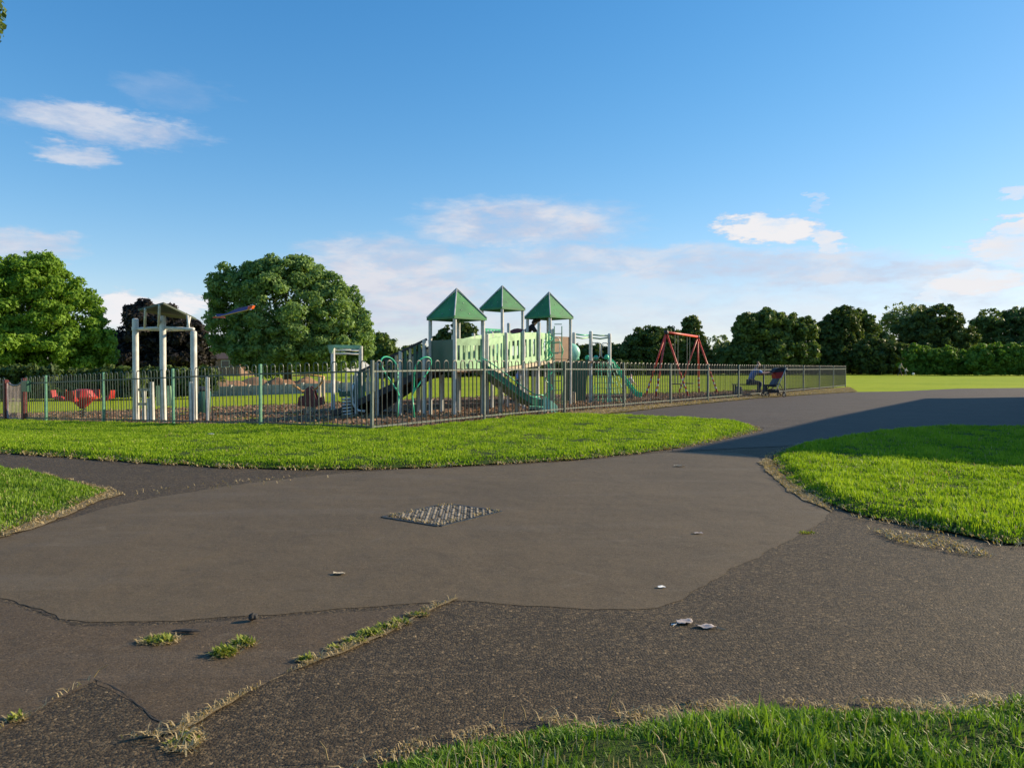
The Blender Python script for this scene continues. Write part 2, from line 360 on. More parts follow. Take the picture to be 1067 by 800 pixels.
def copy_tree(o, parent=None):
    c = o.copy(); C.objects.link(c); c.parent = parent
    for ch in list(o.children): copy_tree(ch, c)
    return c
def np_mesh(name, V, faces_flat, loop_start, loop_total, m, tint=None, parent=None, smooth=False):
    me = bpy.data.meshes.new(name)
    me.vertices.add(len(V)); me.vertices.foreach_set('co', np.ascontiguousarray(V, dtype=np.float32).ravel())
    me.loops.add(len(faces_flat)); me.loops.foreach_set('vertex_index', np.ascontiguousarray(faces_flat, dtype=np.int32))
    me.polygons.add(len(loop_start)); me.polygons.foreach_set('loop_start', np.ascontiguousarray(loop_start, dtype=np.int32))
    me.update(calc_edges=True)
    if tint is not None:
        a = me.attributes.new('tint', 'FLOAT', 'POINT'); a.data.foreach_set('value', np.ascontiguousarray(tint, dtype=np.float32))
    me.materials.append(m); me.validate()
    o = bpy.data.objects.new(name, me); C.objects.link(o); o.parent = parent
    return o

# ------------------------------------------------------------------ ground sheets
def inside(poly, X, Y):
    res = np.zeros(len(X), bool); n = len(poly)
    for i in range(n):
        x1, y1 = poly[i]; x2, y2 = poly[(i + 1) % n]
        c = ((y1 > Y) != (y2 > Y)) & (X < (x2 - x1) * (Y - y1) / ((y2 - y1) if y2 != y1 else 1e-9) + x1)
        res ^= c
    return res
def dist_edge(poly, X, Y):
    d = np.full(len(X), 1e9); n = len(poly)
    for i in range(n):
        x1, y1 = poly[i]; x2, y2 = poly[(i + 1) % n]; dx, dy = x2 - x1, y2 - y1
        t = np.clip(((X - x1) * dx + (Y - y1) * dy) / (dx * dx + dy * dy + 1e-12), 0, 1)
        d = np.minimum(d, np.hypot(X - x1 - t * dx, Y - y1 - t * dy))
    return d
def rough_poly(poly, step, amp, seed=0):
    outp = []; n = len(poly)
    for i in range(n):
        a = Vector(poly[i]); b = Vector(poly[(i + 1) % n]); L = (b - a).length; k = max(1, min(400, int(L / step)))
        nn = Vector((-(b - a).y, (b - a).x)).normalized()
        for j in range(k):
            p = a.lerp(b, j / k)
            q = mnoise.noise((p.x * 3 + seed, p.y * 3, 0)) + 0.6 * mnoise.noise((p.x * 11 + seed, p.y * 11, 3))
            p = p + nn * q * amp; outp.append((p.x, p.y))
    return outp
def sheet(name, poly, z, step, m, lift=0.0, edge=0.15, bump=0.0, kind='structure'):
    P = np.array(poly); x0, y0 = P.min(0); x1, y1 = P.max(0)
    xs = np.arange(x0 + step / 2, x1, step); ys = np.arange(y0 + step / 2, y1, step)
    gx_, gy_ = np.meshgrid(xs, ys); gx_ = gx_.ravel(); gy_ = gy_.ravel()
    gx_ = gx_ + rng.uniform(-.2, .2, len(gx_)) * step; gy_ = gy_ + rng.uniform(-.2, .2, len(gy_)) * step
    ok = inside(poly, gx_, gy_); gx_, gy_ = gx_[ok], gy_[ok]
    de = dist_edge(poly, gx_, gy_); ok = de > step * 0.25; gx_, gy_ = gx_[ok], gy_[ok]
    n = len(poly); pts = [Vector(p) for p in poly] + [Vector((a, b)) for a, b in zip(gx_, gy_)]
    vs, es, fs, *_ = delaunay_2d_cdt(pts, [(i, (i + 1) % n) for i in range(n)], [], 1, 1e-5)
    VX = np.array([v.x for v in vs]); VY = np.array([v.y for v in vs])
    Z = H(VX, VY) + z
    if lift or bump:
        de = dist_edge(poly, VX, VY); k = sm(0, edge, de)
        nz = np.array([mnoise.noise((a * 1.7, b * 1.7, 5)) for a, b in zip(VX, VY)])
        Z = Z + k * (lift + bump * nz)
    me = bpy.data.meshes.new(name); me.from_pydata(list(zip(VX, VY, Z)), [], [tuple(f) for f in fs]); me.materials.append(m)
    bm = bmesh.new(); bm.from_mesh(me)
    for f in bm.faces:
        if f.normal.z < 0: f.normal_flip()
        f.smooth = True
    bm.to_mesh(me); bm.free()
    o = bpy.data.objects.new(name, me); C.objects.link(o); o['kind'] = kind
    return o
G = lambda L: [tuple(g(*p)[:2]) for p in L]
def chaikin(P, k=2):
    for _ in range(k):
        Q = []
        for i in range(len(P)):
            a, b = Vector(P[i]), Vector(P[(i + 1) % len(P)])
            Q += [tuple(a.lerp(b, .25)), tuple(a.lerp(b, .75))]
        P = Q
    return P

# field: one sheet to the horizon (graded grid)
xs = np.concatenate([np.linspace(-900, -60, 15), np.arange(-56, 57, 2.0), np.linspace(60, 900, 15)])
ys = np.concatenate([np.linspace(-300, -14, 7), np.arange(-10, 60, 2.0), np.linspace(64, 180, 24), np.linspace(200, 1500, 14)])
XX, YY = np.meshgrid(xs, ys); ZZ = H(XX, YY)
nx, ny = len(xs), len(ys); idx = np.arange(nx * ny).reshape(ny, nx)
q = np.stack([idx[:-1, :-1], idx[:-1, 1:], idx[1:, 1:], idx[1:, :-1]], -1).reshape(-1, 4)
fld = np_mesh('field', np.stack([XX.ravel(), YY.ravel(), ZZ.ravel()], 1), q.ravel(), np.arange(len(q)) * 4, None, M['field'])
fld['kind'] = 'structure'

FC = Vector((-2.25, 12.15)); FR = Vector((18.3, 41.6)); FLd = Vector((-2.345, 1.69))   # fence corner, right end, left run step (one panel)
FL = FC + FLd * 7
# tarmac in the foreground (coarse) and the court to the right
path_poly = [(-14, -4), (12, -4), (24, 8), (40, 20), (46, 43)] + G([(1067, 404.3), (1000, 405), (935, 408), (893, 408.5)]) + \
            G([(875, 409.5), (790, 415), (741, 420), (700, 424), (650, 430), (612, 434), (560, 440)]) + [(-3, 10), (-14, 11.5)]
path = sheet('path', rough_poly(path_poly, 0.5, 0.03), 0.006, 0.8, M['tar_coarse'])
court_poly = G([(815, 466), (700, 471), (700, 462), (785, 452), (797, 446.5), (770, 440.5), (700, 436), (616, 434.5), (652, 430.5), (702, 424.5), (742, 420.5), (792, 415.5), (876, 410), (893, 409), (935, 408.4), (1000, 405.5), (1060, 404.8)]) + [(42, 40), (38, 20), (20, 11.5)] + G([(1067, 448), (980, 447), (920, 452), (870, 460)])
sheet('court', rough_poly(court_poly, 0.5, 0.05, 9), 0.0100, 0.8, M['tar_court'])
smooth_poly = G([(0, 625), (-120, 610), (-120, 590), (0, 563), (60, 545), (120, 527), (230, 508), (330, 496), (400, 491), (530, 486), (640, 478), (700, 471), (790, 473), (797, 490), (812, 505), (850, 527), (872, 538),
                 (800, 576), (740, 610), (700, 634), (640, 641), (560, 635), (500, 629), (475, 628), (400, 634), (300, 642), (190, 650), (75, 652), (25, 634)])
sheet('new_tarmac', rough_poly(chaikin(smooth_poly, 1), 0.03, 0.030, 3), 0.0076, 0.25, M['tar_smooth'])
red_poly = G([(0, 629), (25, 638), (75, 655), (190, 653.5), (300, 645.5), (400, 637.5), (468, 631), (420, 655), (360, 683), (290, 706), (250, 730), (205, 757), (165, 758), (130, 733), (95, 712), (60, 732), (30, 751), (0, 767), (-150, 840), (-260, 820), (-200, 620), (-120, 613)])
sheet('worn_tarmac', rough_poly(red_poly, 0.04, 0.020, 5), 0.0067, 0.2, M['tar_red'])

# dark crack lines along joints
def ribbon(name, pts, wd, z, m):
    mb = MB(); P = [Vector(p) for p in G(pts)]; pp = []
    for a, b in zip(P, P[1:]):
        k = max(1, int((b - a).length / 0.04)); pp += [a.lerp(b, i / k) for i in range(k)]
    pp.append(P[-1]); vs = []; fs = []
    for i, p in enumerate(pp):
        d = (pp[min(i + 1, len(pp) - 1)] - pp[max(0, i - 1)]).normalized(); nn = Vector((-d.y, d.x))
        j = nn * 0.012 * mnoise.noise((p.x * 14, p.y * 14, 1)); ww = wd * max(0.12, 0.7 + 1.3 * mnoise.noise((p.x * 9, p.y * 9, 7)))
        for s_ in (-1, 1): qv = p + j + nn * s_ * ww; vs.append((qv.x, qv.y, h(qv.x, qv.y) + z))
    for i in range(len(pp) - 1): fs.append((2 * i, 2 * i + 2, 2 * i + 3, 2 * i + 1))
    mb.add(vs, fs); o = mb.build(name, m); o['kind'] = 'structure'; return o
ribbon('path_crack', [(20, 632), (45, 643), (75, 653)], 0.0020, 0.0084, M['clod'])
ribbon('path_crack', [(95, 712), (118, 722), (140, 738), (165, 757)], 0.0030, 0.0076, M['clod'])

# playground bark surface
bark_poly = [tuple(FC + Vector((0.25, 0.2))), tuple(FR + Vector((-0.6, -0.4))), (7, 31.5), (-6, 26), (-14, 25.5), (-22, 26), tuple(FL + Vector((0.2, 0.2)))]
sheet('bark_surface', rough_poly(bark_poly, 0.5, 0.15), 0.012, 0.8, M['bark'], bump=0.10, lift=0.01)
# dead-grass band along the outside of the right fence, bare soil by path ends
strip = G([(560, 438), (612, 434), (650, 430), (700, 424), (741, 420), (790, 415), (875, 409.5), (893, 408.5)]) + [tuple(FR + Vector((.1, -.3))), tuple(FC.lerp(FR, .75) + Vector((-.15, .1))), tuple(FC.lerp(FR, .5) + Vector((-.15, .1))), tuple(FC.lerp(FR, .12) + Vector((-.1, .15)))]
sheet('dead_grass_strip', rough_poly(strip, 0.3, 0.10, 2), 0.022, 0.5, M['straw_soil'], bump=0.02)
soil1 = G([(0, 563), (50, 546), (95, 527), (128, 516), (112, 511), (92, 508), (100, 514), (60, 532), (0, 552)])
sheet('bare_soil', rough_poly(soil1, 0.06, 0.06, 4), 0.013, 0.2, M['straw_soil'])
soil2 = G([(800, 478), (792, 483), (797, 490), (808, 500), (818, 510), (832, 518), (850, 527), (870, 536), (852, 520), (825, 503), (808, 490)])
sheet('bare_soil', rough_poly(soil2, 0.06, 0.06, 6), 0.013, 0.2, M['straw_soil'])

# grassy verges
mid_poly = G([(0, 473), (60, 477), (150, 483.5), (250, 489), (350, 491), (430, 489), (520, 485), (600, 480), (660, 474), (720, 466), (770, 455), (794, 447.5), (770, 441), (700, 437), (620, 434.5), (585, 433.5)]) + \
           [tuple(FC.lerp(FR, .10) + Vector((.05, -.12))), tuple(FC + Vector((0, -.12))), tuple(FL + Vector((0, -.1)))] + G([(-120, 468)])
left_poly = G([(0, 491), (50, 498), (92, 508), (112, 513), (96, 520), (60, 537), (0, 557), (-120, 600), (-160, 480)])
right_poly = G([(803, 478), (812, 488), (815, 497), (840, 513), (875, 533), (925, 546), (990, 557), (1067, 573)]) + [(7.2, 3.6), (11, 6.5), (16, 10), (14, 12.6)] + \
             G([(1067, 447.5), (980, 446.5), (920, 451), (870, 459), (820, 469)])
bot_poly = G([(390, 822), (430, 798), (500, 780), (580, 768), (650, 762), (720, 757), (800, 750), (900, 752), (1000, 752), (1067, 739)]) + [(2.6, 2.3), (3.6, 1.6), (3.6, 0.9), (-0.6, 0.9)]
verges = {}
for nm, pl, lift, st in (('verge', mid_poly, 0.05, 0.5), ('verge', left_poly, 0.04, 0.25), ('verge', right_poly, 0.05, 0.3), ('verge', bot_poly, 0.035, 0.1)):
    rp = rough_poly(chaikin(pl, 1), 0.10, 0.05, lift * 100)
    sheet(nm, rp, 0.019, st, M['turf'], lift=lift, edge=0.18, bump=0.02)
    verges[id(pl)] = rp

def blades(name, poly, density, hgt, wid, m, lift=0.03, extra=None, edge=0.18, lean=0.5, flat=False, patch=1.0, bound=0.0):
    P = np.array(poly); x0, y0 = P.min(0); x1, y1 = P.max(0)
    n = int((x1 - x0) * (y1 - y0) * density)
    X = rng.uniform(x0, x1, n); Y = rng.uniform(y0, y1, n)
    # keep only what a camera near the photo's could see
    vis = (np.abs(X) < Y * 0.80 + 1.2); X, Y = X[vis], Y[vis]
    if extra is not None: k = rng.uniform(0, 1, len(X)) < extra(X, Y); X, Y = X[k], Y[k]
    k = inside(poly, X, Y); X, Y = X[k], Y[k]
    de = dist_edge(poly, X, Y) if bound >= 0 else np.ones(len(X))
    if bound > 0: k = de < bound; X, Y, de = X[k], Y[k], de[k]
    if flat and bound >= 0:
        k = (np.sin(X * 9 + 3 * np.sin(Y * 5)) + np.sin(X * 23 + Y * 17) + rng.uniform(-1.2, 1.2, len(X))) > -.1; X, Y, de = X[k], Y[k], de[k]
    n = len(X)
    pn = np.sin(X * 2.1 + 1.3 * np.sin(Y * 1.7)) * np.cos(Y * 2.6 + 1.1 * np.sin(X * 1.3)); pn2 = np.sin(X * 7.1 + Y * 3.3) * np.sin(Y * 6.3 - X * 2.2)
    fr = 1.0 if hgt > .055 else .8
    pn3 = np.sin(X * 17 * fr + 2 * np.sin(Y * 9 * fr)) * np.sin(Y * 14 * fr + 1.7 * np.sin(X * 11 * fr + 1)); pn4 = np.sin(X * 41 + Y * 13 + 2 * pn3) * np.sin(Y * 37 - X * 19)
    lump = np.clip(0.62 + patch * (0.15 * pn + 0.24 * pn2 + 0.33 * pn3 + 0.16 * pn4), 0.5 if density > 15000 else 0.24, 1.5)
    hh = hgt * lump * rng.uniform(0.55, 1.35, n) * (0.45 + 0.55 * sm(0, edge, de) if not flat else 1)
    ww = wid * rng.uniform(0.7, 1.4, n); a = rng.uniform(0, 2 * np.pi, n); ln = rng.uniform(0.1, 1.0, n) ** 1.5 * lean * 2
    if flat: ln = rng.uniform(1.4, 4.0, n)
    z0 = H(X, Y) + 0.019 + lift * sm(0, edge, de)
    cx, cy = np.cos(a), np.sin(a); tx, ty = -cy, cx
    horiz = hh * ln / np.sqrt(1 + ln ** 2); vert = hh / np.sqrt(1 + ln ** 2)
    V = np.zeros((n, 5, 3))
    tw = rng.uniform(-0.5, 0.5, n); ux, uy = tx * np.cos(tw) + cx * np.sin(tw), ty * np.cos(tw) + cy * np.sin(tw)
    for j, s_ in ((0, -1), (1, 1)): V[:, j, 0] = X + ux * s_ * ww / 2; V[:, j, 1] = Y + uy * s_ * ww / 2; V[:, j, 2] = z0 - 0.006
    for j, s_ in ((3, -1), (2, 1)):
        V[:, j, 0] = X + cx * horiz * 0.35 + ux * s_ * ww * 0.42; V[:, j, 1] = Y + cy * horiz * 0.35 + uy * s_ * ww * 0.42; V[:, j, 2] = z0 + vert * 0.62
    V[:, 4, 0] = X + cx * horiz; V[:, 4, 1] = Y + cy * horiz; V[:, 4, 2] = z0 + vert
    if flat: V[:, 4, 2] = z0 + vert * 0.7
    base = np.arange(n)[:, None] * 5
    fl = np.concatenate([base + np.array([[0, 1, 2, 3]]), base + np.array([[3, 2, 4]])], 1).ravel()
    ls = (np.arange(n)[:, None] * 7 + np.array([[0, 4]])).ravel()
    tint = np.clip(np.repeat(rng.uniform(0, 1, n) * 0.7 + 0.14 + 0.13 * pn + 0.16 * pn2 + .1 * pn3, 5), 0, 1)
    o = np_mesh(name, V.reshape(-1, 3), fl, ls, None, m, tint); o['kind'] = 'stuff'
    return o
vm, vl, vr, vb = (verges[id(p)] for p in (mid_poly, left_poly, right_poly, bot_poly))
blades('grass', vb, 23000, 0.052, 0.0040, M['blade_near'], lift=0.03, lean=1.5, edge=0.16)
blades('grass', vr, 6400, 0.052, 0.0065, M['blade_far'], lift=0.045, extra=lambda X, Y: np.clip(6.5 / Y, 0.3, 1) ** 1.2)
blades('grass', vl, 6200, 0.050, 0.007, M['blade'], lift=0.035)
blades('grass', vm, 3300, 0.045, 0.009, M['blade_far'], lift=0.045)
blades('bark_chips', rough_poly(bark_poly, 0.5, 0.15), 60, 0.10, 0.05, M['chips'], flat=True, bound=-1, lift=0.03)
for pl_, dn_, hg_, wd_ in ((vb, 900, .06, .003), (vr, 260, .06, .005), (vl, 320, .05, .005), (vm, 170, .05, .008)):
    blades('dead_grass', pl_, dn_, hg_, wd_, M['straw'], lift=0.045, lean=1.2, extra=lambda X, Y: 0.35 + 0.65 * (np.sin(X * 3.1 + 2 * np.sin(Y * 2.3)) * np.sin(Y * 2.7) > 0.25))
# straw at the verge margins
def margin(name, poly, density, hgt, wid, bound, grow=0.06):
    P = [Vector(p) for p in poly]; n = len(P); res = []
    for i in range(n):
        d = (P[(i + 1) % n] - P[i - 1]).normalized(); nn = Vector((d.y, -d.x)); res.append(P[i] + nn * grow)
    ar = sum(P[i].x * P[(i + 1) % n].y - P[(i + 1) % n].x * P[i].y for i in range(n))
    if ar < 0:
        res = [P[i] - (res[i] - P[i]) for i in range(n)]
    return blades(name, [tuple(p) for p in res], density, hgt, wid, M['straw'], lift=0.02, flat=True, bound=bound)
margin('dead_grass', vb, 13000, 0.045, 0.003, 0.13, 0.075)
margin('dead_grass', vr, 1700, 0.06, 0.006, 0.18, 0.10)
margin('dead_grass', vl, 2200, 0.05, 0.006, 0.16, 0.08)
margin('dead_grass', vm, 1500, 0.06, 0.010, 0.16, 0.08)
blades('dead_grass', rough_poly(strip, 0.3, 0.10, 2), 500, 0.09, 0.018, M['straw'], flat=True, bound=-1, lift=0.0)
blades('dead_grass', soil1, 1500, 0.05, 0.006, M['straw'], flat=True, bound=-1, lift=0.0)
blades('dead_grass', soil2, 3500, 0.05, 0.006, M['straw'], flat=True, bound=-1, lift=0.0)
# seam weeds and straw through the joint
def band(pts, wd):
    P = [Vector(p) for p in G(pts)]; L_, R_ = [], []
    for i, p in enumerate(P):
        d = (P[min(i + 1, len(P) - 1)] - P[max(0, i - 1)]).normalized(); nn = Vector((-d.y, d.x)); ww = wd * (0.15 if i in (0, len(P) - 1) else random.uniform(.25, 1.3))
        L_.append(tuple(p + nn * ww)); R_.append(tuple(p - nn * ww))
    return L_ + R_[::-1]
seam = band([(476, 626), (440, 642), (400, 664), (345, 686), (300, 705), (255, 727), (215, 748), (180, 768), (120, 778)], 0.022)
sheet('seam_soil', rough_poly(seam, 0.03, 0.02, 8), 0.012, 0.03, M['straw_soil'])
blades('dead_grass', seam, 15000, 0.045, 0.0032, M['straw'], flat=True, bound=9, lift=0.0)
seam2 = band([(96, 712), (60, 731), (30, 750), (0, 764), (-30, 780)], 0.010)
blades('dead_grass', seam2, 7000, 0.04, 0.003, M['straw'], flat=True, bound=-1, lift=0.0)
blades('dead_grass', G([(130, 772), (185, 762), (215, 752), (205, 790), (190, 803), (175, 785)]), 3800, 0.055, 0.0035, M['straw'], flat=True, bound=-1, lift=0.0)
bits = G([(640, 470), (1000, 590), (880, 575), (820, 545)]); 
blades('dead_grass', G([(905, 553), (985, 562), (1045, 585), (1000, 580), (930, 566)]), 2400, 0.05, 0.007, M['straw'], flat=True, bound=-1, lift=0.0)
blades('dead_grass', G([(300, 497), (345, 499), (270, 508), (120, 520), (150, 512)]), 160, 0.05, 0.006, M['straw'], flat=True, bound=-1, lift=0.0)

def tuft(px, py, rx, ry, n, hgt, label, straw_n=120):
    c = g(px, py); t_ = thing('grass_tuft', (c.x, c.y, 0.007), label, 'weed', 'weed tufts growing through the tarmac')
    for nm, cnt, m, hh_, w_, out_ in (('leaves', int(n * .8), M['weed'], hgt, 0.004, 0.85), ('dead_leaves', int(straw_n * 1.5), M['straw'], hgt * 0.8, 0.003, 1.25)):
        V = []; fl = []; ls = []; tn = []
        for i in range(cnt):
            a = random.uniform(0, 2 * math.pi); r = math.sqrt(random.random()) * out_ if nm == 'leaves' else random.uniform(.6, 1.15)
            x, y = math.cos(a) * r * rx, math.sin(a) * r * ry
            b = random.uniform(0, 6.28); L = hh_ * .72 * random.uniform(.4, 1.2) * (1.1 - 0.45 * r if nm == 'leaves' else 1); le = random.uniform(.5, 2.4) if nm == 'leaves' else random.uniform(1.3, 4)
            hz, vt = L * le / math.hypot(1, le), L / math.hypot(1, le); cx, cy = math.cos(b), math.sin(b); w2 = w_ * random.uniform(.4, .8) * (1.5 if nm == 'leaves' else 1)
            o = len(V)
            V += [(x + cy * w2, y - cx * w2, 0), (x - cy * w2, y + cx * w2, 0), (x + cx * hz * .4 - cy * w2, y + cy * hz * .4 + cx * w2, vt * .65), (x + cx * hz * .4 + cy * w2, y + cy * hz * .4 - cx * w2, vt * .65), (x + cx * hz, y + cy * hz, vt)]
            ls += [len(fl), len(fl) + 4]; fl += [o, o + 1, o + 2, o + 3, o + 3, o + 2, o + 4]; tn += [random.random()] * 5
        np_mesh(nm, np.array(V), np.array(fl), np.array(ls), None, m, np.array(tn), parent=t_)
tuft(164, 671, 0.070, 0.045, 260, 0.045, 'round tuft half dead with straw edge, left of the other tuft in worn tarmac', 260)
tuft(232, 685, 0.048, 0.045, 260, 0.060, 'lush green tuft beside the straw-edged one in worn tarmac', 60)
tuft(252, 675, 0.045, 0.040, 220, 0.055, 'smaller green clump joined to the back of the lush tuft', 80)
tuft(318, 691, 0.028, 0.028, 90, 0.045, 'small tuft on the tarmac joint below the long green clump', 60)
tuft(386, 664, 0.060, 0.035, 200, 0.045, 'long green clump in the middle of the tarmac joint', 120)
tuft(416, 652, 0.045, 0.028, 120, 0.04, 'sparse green clump near the upper end of the tarmac joint', 120)
tuft(350, 680, 0.035, 0.025, 60, 0.04, 'thin yellowing tuft at the lower tip of the long joint clump', 90)
tuft(402, 658, 0.050, 0.025, 160, 0.045, 'green clump on the joint just above the middle one', 90)
tuft(434, 644, 0.045, 0.020, 70, 0.04, 'straw-coloured sprig close to the top end of the joint', 160)
tuft(368, 672, 0.050, 0.024, 130, 0.045, 'low green clump on the joint below the middle one', 90)
tuft(12, 754, 0.030, 0.02, 70, 0.04, 'tuft at the left edge of the photo on the lower joint', 60)
tuft(842, 557, 0.06, 0.035, 120, 0.03, 'tiny flat green weed at the corner where smooth tarmac meets coarse', 20)
tuft(190, 778, 0.045, 0.05, 50, 0.04, 'straw-coloured tuft at the bottom left end of the long joint', 260)

# dark pebble and black lumps on the tarmac
def blob(name, c, r, m, label, cat, seed=0, group=None, sq=0.5):
    bm = bmesh.new(); bmesh.ops.create_icosphere(bm, subdivisions=3, radius=1)
    for v in bm.verts:
        k = 1 + 0.35 * mnoise.noise(v.co * 1.6 + Vector((seed, 0, 0))); v.co = Vector((v.co.x * r[0] * k, v.co.y * r[1] * k, v.co.z * r[2] * k))
    me = bpy.data.meshes.new(name); bm.to_mesh(me); bm.free(); me.materials.append(m)
    o = bpy.data.objects.new(name, me); C.objects.link(o); o.location = c
    return tag(o, label, cat, group)
p = g(262, 650); blob('black_lump', (p.x, p.y, 0.024), (0.018, 0.016, 0.014), M['clod'], 'small black lump lying on the worn tarmac above the lush tuft', 'debris', 1)
p = g(720, 737); blob('stone', (p.x, p.y, 0.014), (0.009, 0.007, 0.006), M['clod'], 'dark pebble on coarse tarmac by the bottom grass', 'stone', 4)
p = g(192, 663); blob('black_lump', (p.x, p.y, 0.017), (0.05, 0.014, 0.006), M['clod'], 'long flat black lump behind the straw-edged tuft', 'debris', 2)

def dry_leaf(px, py, L, W, rz, label, curl=0.15, m='leafdry'):
    c = g(px, py); n = 9; vs = []; fs = []; cs, sn = math.cos(rz), math.sin(rz)
    for i in range(n):
        t_ = i / (n - 1); wd = W * math.sin(math.pi * min(1, t_ * 0.98 + .01)) ** 0.8
        for j in (-1, -.5, 0, .5, 1):
            x = (t_ - .5) * L; y = j * wd / 2; z = 0.003 + curl * W * (abs(j) ** 1.6) * 0.35 + 0.003 * math.sin(t_ * 7 + j) + 0.003; y *= 1 + .25 * math.sin(t_ * 19 + j * 3)
            vs.append((x * cs - y * sn, x * sn + y * cs, z))
    for i in range(n - 1):
        for j in range(4): a = i * 5 + j; fs.append((a, a + 1, a + 6, a + 5))
    t_ = thing('dry_leaf', (c.x, c.y, 0.005), label, 'leaf', 'litter on the tarmac')
    mb = MB(); mb.add(vs, fs); o = mb.build('blade', M[m], t_, smooth=True, keep=True)
    so = o.modifiers.new('s', 'SOLIDIFY'); so.thickness = 0.0008
    e = (-L / 2 * cs, -L / 2 * sn, 0.006); e2 = (-L * .85 * cs + .01 * sn, -L * .85 * sn - .01, 0.003)
    MB().tube([e, e2], 0.0012, 5).build('stalk', M['straw'] if False else M['timber'], t_, keep=True)
dry_leaf(714, 652, 0.080, 0.058, 0.5, 'larger pale dry leaf curled up on coarse tarmac, left one of a pair')
dry_leaf(737, 657, 0.078, 0.045, 2.9, 'pinkish dry leaf lying flat, right one of a pair on coarse tarmac')
def scrap(px, py, s_, label, m='paper', z=0.008):
    c = g(px, py); mb = MB(); vs = []; fs = []
    for i in range(4):
        for j in range(4): vs.append(((i - 1.5) / 3 * s_ + random.uniform(-.1, .1) * s_, (j - 1.5) / 3 * s_ * .6 + random.uniform(-.08, .08) * s_, random.uniform(0.001, .16) * s_))
    for i in range(3):
        for j in range(3): a = i * 4 + j; fs.append((a, a + 1, a + 5, a + 4))
    mb.add(vs, fs); o = mb.build('paper_scrap', M[m]); o.location = (c.x, c.y, h(c.x, c.y) + z); so = o.modifiers.new('s', 'SOLIDIFY'); so.thickness = 0.001
    tag(o, label, 'litter', 'litter on the tarmac')
scrap(690, 615, 0.035, 'pale blue-white paper scrap on smooth tarmac right of centre', z=0.011)
scrap(703, 654, 0.018, 'tiny white flake just left of the pair of dry leaves')
scrap(219, 459, 0.09, 'white scrap of paper lying in the grass before the fence', z=0.09)
scrap(728, 558, 0.05, 'tan dead leaf scrap on smooth tarmac below the shade', 'leafdry', z=0.011)
scrap(708, 487, 0.10, 'straw-coloured scrap on the tarmac near the grass tip', 'timber', z=0.011)
scrap(352, 601, 0.06, 'ochre twig scrap lying on the smooth tarmac left of centre', 'timber', z=0.011)
for i, (px, py, a, L, lb) in enumerate(((635, 747, 1.1, .07, 'bent pale straw stalk standing over the bottom grass edge'), (548, 757, 1.9, .045, 'short straw stalk at the bottom grass edge, left of the bent one'), (523, 762, 1.4, .05, 'brown straw stalk furthest left on the bottom grass edge'),
                                        (340, 800, 2.2, .05, 'straw stalk poking up at the bottom edge left of the grass'), (95, 711, .2, .04, 'straw stalk lying at the corner of the worn tarmac'))):
    c = g(px, py); o = MB().tube([(0, 0, 0), (math.cos(a) * L * .3, .01, L * .5), (math.cos(a) * L * .9, .02, L * .8)], [.0022, .0018, .001], 6).build('straw_stalk', M['straw'])
    o.location = (c.x, c.y, 0.012); tag(o, lb, 'straw', 'straw stalks on the tarmac edge')

# drain cover
def drain():
    cs_ = [g(397, 541.5), g(464, 526), g(523, 535), g(459, 549.5)]; c = sum(cs_, Vector()) / 4; c.z = 0.004
    t_ = thing('drain_cover', c, 'square chequered access cover set diagonally in the tarmac', 'drain cover')
    u = (cs_[2] - cs_[3] + cs_[1] - cs_[0]) / 2; v = (cs_[0] - cs_[3] + cs_[1] - cs_[2]) / 2
    W = u.length; D = v.length; u.normalize(); v.normalize(); rz = math.atan2(u.y, u.x)
    P = lambda a, b, z: c + u * a + v * b + Vector((0, 0, z))
    mb = MB(); fw = 0.022
    for (a, b, la, lb_) in ((0, D / 2, W, fw), (0, -D / 2, W, fw), (W / 2, 0, fw, D - fw), (-W / 2, 0, fw, D - fw)):
        p_ = P(a, b, 0.004); mb.box(p_, (la, lb_, 0.010), rz)
    mb.build('frame', M['iron'], t_)
    MB().box(P(0, 0, 0.0015), (W - fw, D - fw, 0.003), rz).build('plate', M['clod'], t_)
    mb = MB(); n = 18
    for i in range(n):
        for j in range(n):
            if random.random() < .14: continue
            a = (i + .5) / n - .5; b = (j + .5) / n - .5; s_ = .62 if (i + j) % 2 else .5
            mb.box(P(a * (W - .04), b * (D - .04), 0.0075), ((W - .04) / n * s_ , (D - .04) / n * s_, 0.009), rz + (.0 if (i + j) % 2 else .785), 0.002)
    mb.build('stud_pattern', M['stud'], t_)['label'] = 'worn pale raised studs'
    quad = [tuple(P(a, b, 0)[:2]) for a, b in ((-.5 * W, -.5 * D), (.5 * W, -.5 * D), (.5 * W, .5 * D), (-.5 * W, .5 * D))]
    b1 = blades('dead_grass', quad, 2600, 0.04, 0.005, M['straw'], flat=True, bound=0.06, lift=0.0)
drain()

